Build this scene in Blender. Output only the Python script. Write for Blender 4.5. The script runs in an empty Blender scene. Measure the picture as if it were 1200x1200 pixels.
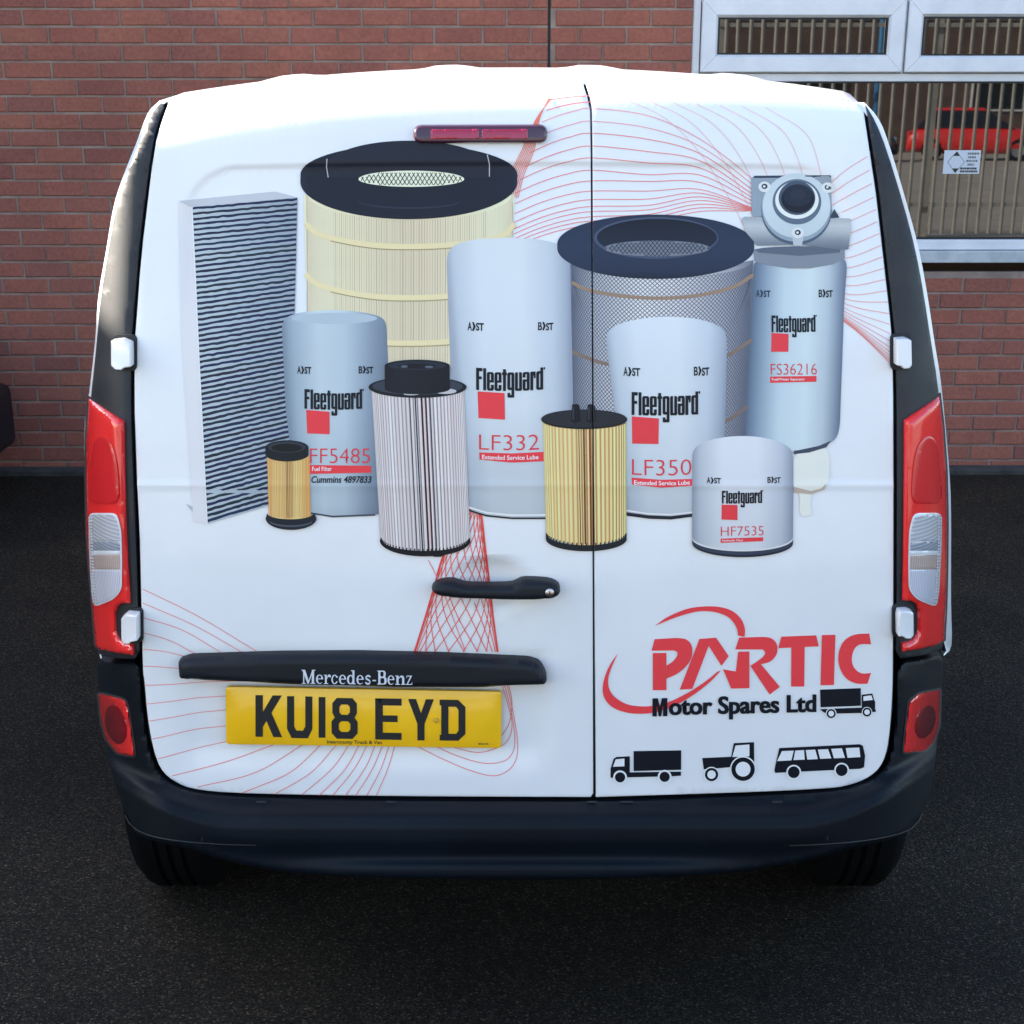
import bpy, bmesh, math, random
import numpy as np
from mathutils import Vector
from mathutils.geometry import delaunay_2d_cdt
random.seed(7)
rng = np.random.default_rng(11)
C = bpy.context.scene.collection
PI = math.pi

# ------------------------------------------------------------------ camera
FPX, PX0, PY0, TH = 2000.0, 600.0, 932.3, 0.38925      # photograph pixels (1200 wide)
CAM = np.array([0.0, -3.04, 1.78])
cd = bpy.data.cameras.new('camera'); cam = bpy.data.objects.new('camera', cd); C.objects.link(cam)
cam.location = CAM; cam.rotation_euler = (PI/2 - TH, 0, 0)
cd.sensor_fit = 'HORIZONTAL'; cd.sensor_width = 36; cd.lens = 36*FPX/1200
cd.shift_x = 0; cd.shift_y = (PY0-600)/1200
cd.clip_start = 0.05; cd.clip_end = 500
bpy.context.scene.camera = cam

# ------------------------------------------------------------------ sky, sun, exposure
SUN = Vector((-0.86, 0.25, 0.45)).normalized()
sc = bpy.context.scene
w = bpy.data.worlds.new('World'); sc.world = w; w.use_nodes = True
nt = w.node_tree; nt.nodes.clear()
sky = nt.nodes.new('ShaderNodeTexSky'); sky.sky_type = 'NISHITA'; sky.sun_disc = False
sky.sun_elevation = math.asin(SUN.z); sky.sun_rotation = math.atan2(SUN.x, SUN.y) % (2*PI)
sky.air_density = 1.0; sky.dust_density = 1.5; sky.ozone_density = 1.0
bg = nt.nodes.new('ShaderNodeBackground'); bg.inputs[1].default_value = 0.10
wo = nt.nodes.new('ShaderNodeOutputWorld')
nt.links.new(sky.outputs[0], bg.inputs[0]); nt.links.new(bg.outputs[0], wo.inputs[0])
sl = bpy.data.lights.new('sun', 'SUN'); sl.energy = 4.5; sl.angle = math.radians(0.53); sl.color = (1.0, 0.90, 0.76)
so = bpy.data.objects.new('sun', sl); C.objects.link(so)
so.rotation_euler = (-SUN).to_track_quat('-Z', 'Y').to_euler(); so.location = (-8, 4, 9)
sc.view_settings.view_transform = 'Standard'; sc.view_settings.look = 'None'
sc.view_settings.gamma = 1.0; sc.view_settings.use_curve_mapping = False
sc.view_settings.exposure = 2.42

# ------------------------------------------------------------------ pixel geometry of the photograph
ct, st = math.cos(TH), math.sin(TH)
def ray(px, py):
    px = np.asarray(px, float); py = np.asarray(py, float)
    a = (px-PX0)/FPX; b = (py-PY0)/FPX
    return np.stack([a, ct-b*st, -st-b*ct], -1)
def at_y(px, py, Y):
    d = ray(px, py); t = (Y-CAM[1])/d[..., 1]
    return CAM + d*t[..., None]
def at_z(px, py, Z):
    d = ray(px, py); t = (Z-CAM[2])/d[..., 2]
    return CAM + d*t[..., None]
VX = 0.011                                           # centre line of the van

def S(x, z):                                         # depth of the van's rear skin
    ax = np.abs(x-VX)
    y = 0.055*(ax/0.72)**2
    y = y + 0.15*0.09*np.logaddexp(0, (z-1.13)/0.09)
    xe = 0.70 - 0.10*np.clip(z-1.3, 0, 1)
    e = np.clip(ax-xe, 0, None); e1 = np.minimum(e, .085); y = y + 9*e1*e1 + 1.53*(e-e1)
    zc = z + 0.045*(ax/0.66)**3
    h = np.clip(zc-1.717, 0, 0.0995); R = 0.10
    y = y + R - np.sqrt(R*R-h*h) + 5*np.clip(zc-1.8165, 0, None)
    return y
def sm(x, a, b):
    t = np.clip((x-a)/(b-a), 0, 1); return t*t*(3-2*t)
def relief(px, py):                                  # pressed details of the doors (metres, + = towards the van's inside)
    px = np.asarray(px, float); py = np.asarray(py, float)
    # inset window panel, rounded upper corners
    cx, hw = 605.0, 388.0; top = 190 + 6*((px-605)/388)**2
    qx = np.abs(px-cx)-(hw-60); qy = (top+60)-py
    d = np.where((qx > 0) & (qy > 0), np.hypot(qx, qy)-60, np.maximum(qx, qy)-60)
    dep = 0.0045*(1-sm(d, -7, 3))*(1-sm(py, 300, 420))
    # waist crease
    dep = dep - 0.0016*np.exp(-((py-568.5)/4.5)**2)
    # finger bowl behind the handle
    r2 = ((px-573)/46)**2 + ((py-684)/32)**2
    dep = dep + 0.020*np.clip(1-r2, 0, 1)**0.8
    # recess round the number plate
    m = sm(px, 196, 240)*(1-sm(px, 622, 650))*sm(py, 760, 778)*(1-sm(py, 868, 915))
    dep = dep + 0.009*m
    return dep
def on_van(px, py, off=0.0, rel=True):
    px = np.atleast_1d(np.asarray(px, float)); py = np.atleast_1d(np.asarray(py, float))
    d = ray(px, py); lo = np.full(px.shape, -0.3); hi = np.full(px.shape, 0.75)
    for _ in range(34):
        mid = (lo+hi)/2; t = (mid-CAM[1])/d[:, 1]; p = CAM + d*t[:, None]
        f = mid - S(p[:, 0], p[:, 2]); hi = np.where(f > 0, mid, hi); lo = np.where(f > 0, lo, mid)
    t = ((lo+hi)/2-CAM[1])/d[:, 1]; p = CAM + d*t[:, None]
    p[:, 1] += (relief(px, py) if rel else 0) - off
    return p

# ------------------------------------------------------------------ object helpers
def link(name, me, parent=None, mat=None):
    o = bpy.data.objects.new(name, me); C.objects.link(o)
    if parent: o.parent = parent
    if mat and not me.materials: me.materials.append(mat)
    return o
def tag(o, label=None, cat=None, group=None, kind=None):
    for k, v in (('label', label), ('category', cat), ('group', group), ('kind', kind)):
        if v: o[k] = v
    return o
def empty(name, loc, rz=0.0):
    o = bpy.data.objects.new(name, None); C.objects.link(o); o.location = loc; o.rotation_euler = (0, 0, rz)
    o.empty_display_size = 0.2; return o
def sharpen(me, ang=35):
    bm = bmesh.new(); bm.from_mesh(me); bmesh.ops.recalc_face_normals(bm, faces=bm.faces)
    for f in bm.faces: f.smooth = True
    a = math.radians(ang)
    for e in bm.edges:
        if len(e.link_faces) == 2 and e.calc_face_angle(0) > a: e.smooth = False
    bm.to_mesh(me); bm.free()
def mesh(name, V, Fc, parent=None, mat=None, ang=35, merge=None, smooth=True):
    me = bpy.data.meshes.new(name); me.from_pydata([tuple(map(float, v)) for v in V], [], [tuple(f) for f in Fc])
    if merge:
        bm = bmesh.new(); bm.from_mesh(me); bmesh.ops.remove_doubles(bm, verts=bm.verts, dist=merge); bm.to_mesh(me); bm.free()
    if smooth: sharpen(me, ang)
    return link(name, me, parent, mat)
class MB:                                            # collects boxes and prisms into one mesh
    def __init__(s): s.V = []; s.F = []
    def add(s, V, F):
        n = len(s.V); s.V += [tuple(v) for v in V]; s.F += [tuple(i+n for i in f) for f in F]; return s
    def box(s, a, b):
        x0, y0, z0 = a; x1, y1, z1 = b
        return s.add([(x0,y0,z0),(x1,y0,z0),(x1,y1,z0),(x0,y1,z0),(x0,y0,z1),(x1,y0,z1),(x1,y1,z1),(x0,y1,z1)],
                     [(0,3,2,1),(4,5,6,7),(0,1,5,4),(1,2,6,5),(2,3,7,6),(3,0,4,7)])
    def lathe(s, prof, n=32, axis='x', c=(0,0,0)):   # prof: (axial, radius)
        V = []; F = []; m = len(prof)
        for k in range(n):
            a = 2*PI*k/n; ca, sa = math.cos(a), math.sin(a)
            for t, r in prof:
                p = (t, r*ca, r*sa) if axis == 'x' else ((r*ca, t, r*sa) if axis == 'y' else (r*ca, r*sa, t))
                V.append((p[0]+c[0], p[1]+c[1], p[2]+c[2]))
        for k in range(n):
            for j in range(m-1):
                a, b = k*m+j, ((k+1) % n)*m+j; F.append((a, b, b+1, a+1))
        return s.add(V, F)
    def build(s, name, mat, parent=None, ang=35, smooth=True): return mesh(name, s.V, s.F, parent, mat, ang, smooth=smooth)
def bevel(o, wd, seg=2):
    bm = bmesh.new(); bm.from_mesh(o.data)
    es = [e for e in bm.edges if len(e.link_faces) == 2 and e.calc_face_angle(0) > 0.5]
    bmesh.ops.bevel(bm, geom=es, offset=wd, segments=seg, affect='EDGES', profile=0.5, clamp_overlap=True)
    bm.to_mesh(o.data); bm.free(); sharpen(o.data, 40); return o

# 2-D tools -----------------------------------------------------------------
def area(P): return 0.5*sum(P[i][0]*P[(i+1) % len(P)][1]-P[(i+1) % len(P)][0]*P[i][1] for i in range(len(P)))
def inset(P, d):
    if abs(d) < 1e-9: return [tuple(p) for p in P]
    sgn = 1 if area(P) > 0 else -1; n = len(P); out = []
    for i in range(n):
        a, b, c = P[i-1], P[i], P[(i+1) % n]
        e1 = np.array([b[0]-a[0], b[1]-a[1]], float); e2 = np.array([c[0]-b[0], c[1]-b[1]], float)
        l1, l2 = np.hypot(*e1) or 1, np.hypot(*e2) or 1
        n1 = np.array([-e1[1], e1[0]])/l1*sgn; n2 = np.array([-e2[1], e2[0]])/l2*sgn
        m = n1+n2; q = m.dot(m); m = m*(2/q) if q > 0.5 else n1*1.0
        out.append((b[0]+m[0]*d, b[1]+m[1]*d))
    return out
def rp(P, n=2, q=0.25, keep=()):                     # corner cutting
    for _ in range(n):
        Q = []
        for i in range(len(P)):
            a, b = P[i], P[(i+1) % len(P)]
            Q += [(a[0]+(b[0]-a[0])*q, a[1]+(b[1]-a[1])*q), (a[0]+(b[0]-a[0])*(1-q), a[1]+(b[1]-a[1])*(1-q))]
        P = Q
    return P
def rcorner(P, r, n=4):                              # round every corner with radius r
    Q = []
    for i in range(len(P)):
        a, b, c = map(np.array, (P[i-1], P[i], P[(i+1) % len(P)]))
        a = a.astype(float); b = b.astype(float); c = c.astype(float)
        la, lc = np.hypot(*(a-b)), np.hypot(*(c-b)); k = min(r, la/2.1, lc/2.1)
        p, q = b+(a-b)/la*k, b+(c-b)/lc*k
        for j in range(n+1):
            t = j/n; Q.append(tuple((1-t)**2*p+2*t*(1-t)*b+t*t*q))
    return Q
def dense(P, step, closed=True):
    Q = []; n = len(P)
    for i in range(n if closed else n-1):
        a, b = P[i], P[(i+1) % n]; m = max(1, int(math.hypot(b[0]-a[0], b[1]-a[1])/step))
        Q += [(a[0]+(b[0]-a[0])*j/m, a[1]+(b[1]-a[1])*j/m) for j in range(m)]
    if not closed: Q.append(tuple(P[-1]))
    return Q
def crom(P, n=8):                                    # Catmull-Rom through open points
    P = [np.array(p, float) for p in P]; P = [2*P[0]-P[1]]+P+[2*P[-1]-P[-2]]; out = []
    for i in range(1, len(P)-2):
        p0, p1, p2, p3 = P[i-1:i+3]
        for j in range(n):
            t = j/n; out.append(tuple(0.5*(2*p1+(p2-p0)*t+(2*p0-5*p1+4*p2-p3)*t*t+(3*p1-p0-3*p2+p3)*t**3)))
    out.append(tuple(P[-2])); return out
def ell(cx, cy, rx, ry, a0=0, a1=360, n=40):
    full = abs(a1-a0) >= 360
    return [(cx+rx*math.cos(math.radians(a0+(a1-a0)*i/n)), cy+ry*math.sin(math.radians(a0+(a1-a0)*i/n))) for i in range(n if full else n+1)]
def fill(polys, holes=()):
    V = []; Fc = []
    for P in list(polys)+list(holes):
        if area(P) < 0: P = P[::-1]
        Fc.append(list(range(len(V), len(V)+len(P)))); V += [Vector((float(p[0]), float(p[1]))) for p in P]
    r = delaunay_2d_cdt(V, [], Fc, 0, 1e-5); n = len(polys); T = []
    for f, org in zip(r[2], r[5]):
        if org and any(i < n for i in org) and not any(i >= n for i in org): T.append(tuple(f))
    return [(v.x, v.y) for v in r[0]], T
def ribbon(pts, wd, w1=None):                        # open polyline -> polygon of given width
    w1 = wd if w1 is None else w1; n = len(pts); L = []; R = []
    for i in range(n):
        a = pts[max(0, i-1)]; b = pts[min(n-1, i+1)]; dx, dy = b[0]-a[0], b[1]-a[1]; l = math.hypot(dx, dy) or 1
        h = 0.5*(wd+(w1-wd)*i/(n-1)); L.append((pts[i][0]-dy/l*h, pts[i][1]+dx/l*h)); R.append((pts[i][0]+dy/l*h, pts[i][1]-dx/l*h))
    return L, R
def grid_cut(bm, xs, ys):
    def cut(co, no):
        bmesh.ops.bisect_plane(bm, geom=bm.verts[:]+bm.edges[:]+bm.faces[:], dist=1e-6, plane_co=co, plane_no=no)
    for x in xs: cut((x, 0, 0), (1, 0, 0))
    for y in ys: cut((0, y, 0), (0, 1, 0))
XS = lambda a, b, s=10: [x for x in np.arange(math.floor(a/s)*s, b, s) if a < x < b]
EXY = [182, 185, 188, 191, 194, 197, 563, 566, 569, 572, 770, 776]
def YS(a, b, s=10): return sorted(set([y for y in np.arange(math.floor(a/s)*s, b, s) if a < y < b]+[y for y in EXY if a < y < b]))

def dist_to(P, pts):
    A = np.array(P, float); Bq = np.roll(A, -1, 0); d = np.full(len(pts), 1e9)
    for a, b in zip(A, Bq):
        e = b-a; t = np.clip(((pts-a)@e)/max(e@e, 1e-9), 0, 1); d = np.minimum(d, np.hypot(*(pts-a-t[:, None]*e).T))
    return d
def pad(name, P, steps, parent, mat, grid=3, surf=None, ang=50, rel=False, bow=None):
    """a rounded piece: its height over the skin grows with the distance from its outline; steps = (distance, height) ... last = back"""
    surf = surf or (lambda x, y, o: on_van(x, y, o, rel))
    V2, T = fill([P]); bm = bmesh.new(); vs = [bm.verts.new((x, y, 0)) for x, y in V2]
    for t in T:
        try: bm.faces.new([vs[i] for i in t])
        except ValueError: pass
    x = [v[0] for v in V2]; y = [v[1] for v in V2]; grid_cut(bm, XS(min(x), max(x), grid), XS(min(y), max(y), grid))
    bm.verts.index_update(); pts = np.array([(v.co.x, v.co.y) for v in bm.verts]); D = dist_to(P, pts)
    st_ = sorted(steps[:-1]); h = np.interp(D, [q[0] for q in st_], [q[1] for q in st_])
    if bow is not None: h = h+bow(pts[:, 0], pts[:, 1])*np.clip(D/3, 0, 1)
    V = list(surf(pts[:, 0], pts[:, 1], h)); Fc = [[v.index for v in f.verts] for f in bm.faces]
    bi = sorted({v.index for e in bm.edges if len(e.link_faces) == 1 for v in e.verts}); mp = {}
    bk = surf(pts[bi, 0], pts[bi, 1], np.full(len(bi), steps[-1][1]))
    for i, q in zip(bi, bk): mp[i] = len(V); V.append(q)
    for e in bm.edges:
        if len(e.link_faces) == 1: a, b = e.verts[0].index, e.verts[1].index; Fc.append([a, b, mp[b], mp[a]])
    bm.free(); return mesh(name, V, Fc, parent, mat, ang)

def slab(name, P, steps, parent, mat, grid=None, rel=True, surf=None, ang=35):
    """a shaped piece lying on the rear skin: steps = (inset in pixels, height above the skin), front first"""
    surf = surf or (lambda x, y, o: on_van(x, y, o, rel))
    V2, T = fill([inset(P, steps[0][0])])
    bm = bmesh.new(); vs = [bm.verts.new((x, y, 0)) for x, y in V2]
    for t in T:
        try: bm.faces.new([vs[i] for i in t])
        except ValueError: pass
    if grid:
        x = [v[0] for v in V2]; y = [v[1] for v in V2]; grid_cut(bm, XS(min(x), max(x), grid), YS(min(y), max(y), grid) if rel and grid <= 10 else XS(min(y), max(y), grid))
    bm.verts.index_update()
    pts = np.array([(v.co.x, v.co.y) for v in bm.verts]); Fc = [[v.index for v in f.verts] for f in bm.faces]
    bnd = [[v.index for v in e.verts] for e in bm.edges if len(e.link_faces) == 1]
    if len(steps) > 1:                                # walk the boundary so that strips start on its exact vertices
        nxt = {}
        for a, b in bnd: nxt.setdefault(a, []).append(b); nxt.setdefault(b, []).append(a)
        s0 = bnd[0][0]; loop = [s0]; prev = None; cur = s0
        while True:
            k = [q for q in nxt[cur] if q != prev] or nxt[cur]
            prev, cur = cur, k[0]
            if cur == s0 or len(loop) > 5000: break
            loop.append(cur)
        L = [tuple(pts[i]) for i in loop]
    bm.free()
    V = list(surf(pts[:, 0], pts[:, 1], steps[0][1]))
    if len(steps) > 1:
        ids = loop
        for (i0, o) in steps[1:]:
            Q = np.array(inset(L, i0-steps[0][0])); n0 = len(V); V += list(surf(Q[:, 0], Q[:, 1], o))
            new = list(range(n0, n0+len(Q))); m = len(Q)
            Fc += [(ids[j], ids[(j+1) % m], new[(j+1) % m], new[j]) for j in range(m)]; ids = new
    return mesh(name, V, Fc, parent, mat, ang)

# ------------------------------------------------------------------ materials
def mat(name, col=(0.5, 0.5, 0.5), rough=0.5, metal=0.0, spec=0.5, coat=0.0, ior=None, em=None):
    m = bpy.data.materials.new(name); m.use_nodes = True; b = m.node_tree.nodes['Principled BSDF']
    b.inputs['Base Color'].default_value = (*col, 1); b.inputs['Roughness'].default_value = rough
    b.inputs['Metallic'].default_value = metal; b.inputs['Specular IOR Level'].default_value = spec
    b.inputs['Coat Weight'].default_value = coat; b.inputs['Coat Roughness'].default_value = 0.05
    if ior: b.inputs['IOR'].default_value = ior
    m.diffuse_color = (*col, 1); return m
def N(m, t, **kw):
    n = m.node_tree.nodes.new(t)
    for k, v in kw.items():
        if hasattr(n, k): setattr(n, k, v)
        else: n.inputs[k].default_value = v
    return n
def L(m, a, b): m.node_tree.links.new(a, b)
def B(m): return m.node_tree.nodes['Principled BSDF']
def ramp(m, src, stops):
    r = N(m, 'ShaderNodeValToRGB'); e = r.color_ramp.elements
    while len(e) < len(stops): e.new(0.5)
    for k, (p, c) in enumerate(stops): e[k].position = p; e[k].color = (*c, 1) if len(c) == 3 else c
    L(m, src, r.inputs[0]); return r.outputs[0]
def coords(m): return N(m, 'ShaderNodeTexCoord').outputs['Object']
def noise(m, scale, detail=4, rough=0.55, vec=None):
    n = N(m, 'ShaderNodeTexNoise'); n.inputs['Scale'].default_value = scale; n.inputs['Detail'].default_value = detail; n.inputs['Roughness'].default_value = rough
    L(m, vec or coords(m), n.inputs['Vector']); return n.outputs['Fac']
def bump(m, h, strength=0.3, dist=0.01):
    b = N(m, 'ShaderNodeBump'); b.inputs['Strength'].default_value = strength; b.inputs['Distance'].default_value = dist
    L(m, h, b.inputs['Height']); L(m, b.outputs[0], B(m).inputs['Normal']); return b
def vary(m, c0, c1, scale, lo=0.35, hi=0.65, detail=5):
    L(m, ramp(m, noise(m, scale, detail), [(lo, c0), (hi, c1)]), B(m).inputs['Base Color'])

M = {}
M['white'] = mat('white_paint', (0.80, 0.80, 0.80), 0.28, coat=0.4)
vary(M['white'], (0.77, 0.77, 0.77), (0.81, 0.81, 0.81), 5)
M['white_body'] = M['white']
# printed vinyl: colours come from the print itself
m = M['print'] = mat('printed_vinyl', (0.5,)*3, 0.42, spec=0.25)
a = N(m, 'ShaderNodeAttribute', attribute_name='print_color'); L(m, a.outputs['Color'], B(m).inputs['Base Color'])
def plastic(name, c, rough, s=900, st=0.12, spec=0.3):
    m = mat(name, c, rough, spec=spec); bump(m, noise(m, s, 2), st, 0.0006)
    d = tuple(v*1.7+0.0008 for v in c); vary(m, c, d, 3.2, 0.4, 0.8); return m
M['bumper'] = plastic('black_bumper_plastic', (0.0016, 0.0040, 0.0078), 0.55, 420, 0.5, 0.18)
M['trim'] = plastic('black_trim_plastic', (0.0045, 0.0065, 0.0105), 0.5)
m = M['pillar'] = mat('black_pillar_film', (0.018, 0.020, 0.026), 0.55, spec=0.50)
vary(m, (0.006, 0.009, 0.015), (0.020, 0.021, 0.023), 9, 0.4, 0.75); bump(m, noise(m, 260, 3), 0.12, 0.0012)
M['rubber'] = plastic('black_rubber', (0.0022, 0.0024, 0.003), 0.85, 300, 0.2, 0.1)
M['under'] = mat('dark_underseal', (0.0015, 0.0015, 0.0018), 0.9, spec=0.0)
M['joint'] = mat('highlight_grey_edge', (0.045, 0.047, 0.05), 0.5)  # pale grey that puts the bumper edge highlight into the colour
M['gap'] = mat('black_seal', (0.012, 0.013, 0.016), 0.7)
M['red'] = mat('red_lens_plastic', (0.80, 0.030, 0.028), 0.14, coat=0.5)
m = M['red']; bump(m, noise(m, 420, 1), 0.05, 0.0008)
M['red_dark'] = mat('deep_red_lens_plastic', (0.60, 0.018, 0.022), 0.22, coat=0.15)
bump(M['red_dark'], noise(M['red_dark'], 500, 1), 0.12, 0.0008)
M['fog'] = mat('fog_lens_plastic', (0.22, 0.008, 0.014), 0.15, coat=0.6)
def fluted(name, c0, c1, scale, direction='X', rough=0.14):
    m = mat(name, c0, rough, coat=0.6); wv = N(m, 'ShaderNodeTexWave'); wv.bands_direction = direction
    wv.inputs['Scale'].default_value = scale; wv.inputs['Distortion'].default_value = 0.0
    L(m, coords(m), wv.inputs['Vector']); L(m, ramp(m, wv.outputs['Fac'], [(0.2, c0), (0.8, c1)]), B(m).inputs['Base Color'])
    bump(m, wv.outputs['Fac'], 0.25, 0.0006); return m
M['clear'] = fluted('clear_lens_plastic', (0.40, 0.41, 0.44), (0.56, 0.57, 0.60), 42, 'Z')
M['clear_low'] = fluted('clear_fluted_lens', (0.48, 0.48, 0.56), (0.66, 0.66, 0.72), 70, 'X')
M['amber'] = fluted('amber_tinted_lens', (0.42, 0.32, 0.28), (0.52, 0.42, 0.37), 60, 'X')
M['lens_dark'] = fluted('dark_lens_divider', (0.24, 0.27, 0.32), (0.36, 0.39, 0.44), 50, 'Z')  # darker grey band across the clear lens
M['lens_white'] = mat('white_lens_rim', (0.70, 0.71, 0.74), 0.2, coat=0.5)
M['brake_red'] = mat('high_brake_lens', (0.36, 0.012, 0.05), 0.2, coat=0.4)
m = M['brake_red']; wv = N(m, 'ShaderNodeTexWave'); wv.inputs['Scale'].default_value = 60; L(m, coords(m), wv.inputs['Vector']); bump(m, wv.outputs['Fac'], 0.3, 0.001)
M['brake_case'] = mat('high_brake_case', (0.05, 0.010, 0.028), 0.2, coat=0.5)
M['yellow'] = mat('yellow_plate_acrylic', (0.92, 0.55, 0.014), 0.28, coat=0.3)
vary(M['yellow'], (0.92, 0.50, 0.008), (0.98, 0.56, 0.016), 14)
M['ink'] = mat('black_ink', (0.012, 0.014, 0.016), 0.4)
M['chrome'] = mat('brushed_steel', (0.55, 0.52, 0.50), 0.3, metal=1.0)
M['silver'] = mat('silver_lettering', (0.62, 0.66, 0.72), 0.35)
M['glass_dark'] = mat('dark_vehicle_glass', (0.01, 0.012, 0.014), 0.04, ior=1.5)
M['pane'] = mat('window_glass', (0.006, 0.007, 0.008), 0.0, ior=1.85)
m = M['pane']; B(m).inputs['Roughness'].default_value = 0.012; bump(m, noise(m, 2.5, 2), 0.012, 0.003)
M['upvc'] = mat('white_upvc', (0.74, 0.75, 0.77), 0.35)
vary(M['upvc'], (0.68, 0.69, 0.71), (0.78, 0.78, 0.79), 7)
M['gasket'] = mat('black_gasket', (0.01, 0.01, 0.012), 0.6)
M['sill_grey'] = mat('pale_concrete_sill', (0.50, 0.53, 0.54), 0.7); vary(M['sill_grey'], (0.42, 0.46, 0.47), (0.56, 0.58, 0.58), 16)
# bricks
m = M['brick'] = mat('red_brick', (0.22, 0.08, 0.06), 0.85, spec=0.3)
oi = N(m, 'ShaderNodeObjectInfo'); ge = N(m, 'ShaderNodeNewGeometry')
ad = N(m, 'ShaderNodeMath', operation='ADD'); L(m, oi.outputs['Random'], ad.inputs[0]); L(m, ge.outputs['Random Per Island'], ad.inputs[1])
fr = N(m, 'ShaderNodeMath', operation='FRACT'); L(m, ad.outputs[0], fr.inputs[0])
base = ramp(m, fr.outputs[0], [(0.0, (0.295, 0.105, 0.080)), (0.3, (0.355, 0.124, 0.086)), (0.6, (0.32, 0.116, 0.088)), (0.85, (0.38, 0.138, 0.092)), (1.0, (0.26, 0.098, 0.082))])
gx = N(m, 'ShaderNodeNewGeometry').outputs['Position']
nz = noise(m, 60, 5, 0.7, gx); mx = N(m, 'ShaderNodeMixRGB', blend_type='MULTIPLY'); mx.inputs[0].default_value = 1
L(m, base, mx.inputs[1]); L(m, ramp(m, nz, [(0.3, (0.72, 0.72, 0.74)), (0.7, (1.18, 1.15, 1.12))]), mx.inputs[2]); mx2 = N(m, 'ShaderNodeMixRGB', blend_type='MULTIPLY'); mx2.inputs[0].default_value = 1; L(m, mx.outputs[0], mx2.inputs[1])
L(m, ramp(m, noise(m, 1.7, 6, 0.6, gx), [(0.33, (0.84, 0.83, 0.84)), (0.66, (1.16, 1.13, 1.08))]), mx2.inputs[2]); L(m, mx2.outputs[0], B(m).inputs['Base Color'])
bump(m, noise(m, 220, 4, 0.7, gx), 0.5, 0.003)
m = M['mortar'] = mat('lime_mortar', (0.36, 0.27, 0.23), 0.9, spec=0.2); vary(m, (0.23, 0.165, 0.135), (0.39, 0.30, 0.25), 9, 0.3, 0.7); bump(m, noise(m, 300, 3), 0.5, 0.002)
m = M['brick_far'] = mat('far_brown_brick', (0.10, 0.06, 0.045), 0.9); vary(m, (0.08, 0.05, 0.04), (0.13, 0.08, 0.06), 2)
m = M['brick_orange'] = mat('far_orange_brick', (0.42, 0.16, 0.06), 0.9); vary(m, (0.36, 0.13, 0.05), (0.48, 0.2, 0.08), 2)
# asphalt
m = M['asphalt'] = mat('asphalt', (0.03, 0.03, 0.03), 0.9, spec=0.12)
vo = N(m, 'ShaderNodeTexVoronoi'); vo.inputs['Scale'].default_value = 250; L(m, coords(m), vo.inputs['Vector'])
sc_ = N(m, 'ShaderNodeSeparateColor'); L(m, vo.outputs['Color'], sc_.inputs[0])
chip = ramp(m, sc_.outputs[0], [(0.0, (0.0075, 0.0062, 0.0048)), (0.4, (0.0145, 0.0118, 0.0088)), (0.75, (0.0265, 0.0215, 0.0158)), (0.93, (0.046, 0.037, 0.027)), (1.0, (0.12, 0.097, 0.071))])
big = ramp(m, noise(m, 0.9, 5), [(0.32, (0.66, 0.66, 0.68)), (0.5, (1.0, .98, .95)), (0.68, (1.42, 1.36, 1.27))])
fine = ramp(m, noise(m, 420, 3), [(0.3, (0.5,)*3), (0.7, (1.5,)*3)])
m1 = N(m, 'ShaderNodeMixRGB', blend_type='MULTIPLY'); m1.inputs[0].default_value = 1; L(m, chip, m1.inputs[1]); L(m, big, m1.inputs[2])
m2 = N(m, 'ShaderNodeMixRGB', blend_type='MULTIPLY'); m2.inputs[0].default_value = 1; L(m, m1.outputs[0], m2.inputs[1]); L(m, fine, m2.inputs[2])
L(m, m2.outputs[0], B(m).inputs['Base Color']); bump(m, vo.outputs['Distance'], 0.7, 0.004)
m = M['concrete'] = mat('yard_concrete', (0.32, 0.28, 0.22), 0.9); vary(m, (0.25, 0.235, 0.205), (0.35, 0.33, 0.29), 1.5)
m = M['kerb'] = mat('old_concrete_edging', (0.045, 0.043, 0.040), 0.9); vary(m, (0.03, 0.029, 0.027), (0.06, 0.057, 0.053), 12); bump(m, noise(m, 120, 3), 0.5, 0.004)
M['galv'] = mat('galvanised_steel', (0.42, 0.40, 0.35), 0.5, metal=0.2); vary(M['galv'], (0.36, 0.34, 0.30), (0.48, 0.46, 0.40), 4)
M['blue_pole'] = mat('blue_painted_steel', (0.02, 0.16, 0.38), 0.4)
M['car_dark'] = mat('dark_blue_car_paint', (0.006, 0.009, 0.016), 0.3, coat=0.5)
M['car_red'] = mat('red_car_paint', (0.62, 0.02, 0.015), 0.3, coat=0.6)
M['rim'] = mat('alloy_rim', (0.35, 0.35, 0.36), 0.35, metal=0.8)
M['lamp'] = mat('headlamp_glass', (0.5, 0.52, 0.55), 0.1, coat=0.8)
M['paper'] = mat('white_paper', (0.62, 0.64, 0.68), 0.8)
M['grey_ink'] = mat('grey_ink', (0.16, 0.15, 0.14), 0.7)
M['roofing'] = mat('grey_roofing', (0.10, 0.10, 0.11), 0.9)

# ------------------------------------------------------------------ ground
g = mesh('ground', [(-90, -90, 0), (90, -90, 0), (90, 90, 0), (-90, 90, 0)], [(0, 1, 2, 3)], None, M['asphalt'])
tag(g, 'dark speckled asphalt of the car park', 'ground', kind='structure')
yd = MB().box((-30, -75, -0.05), (60, -4.4, 0.004)).build('concrete_yard', M['concrete'])
tag(yd, 'sunlit concrete yard behind the fence', 'yard', kind='structure')

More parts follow.
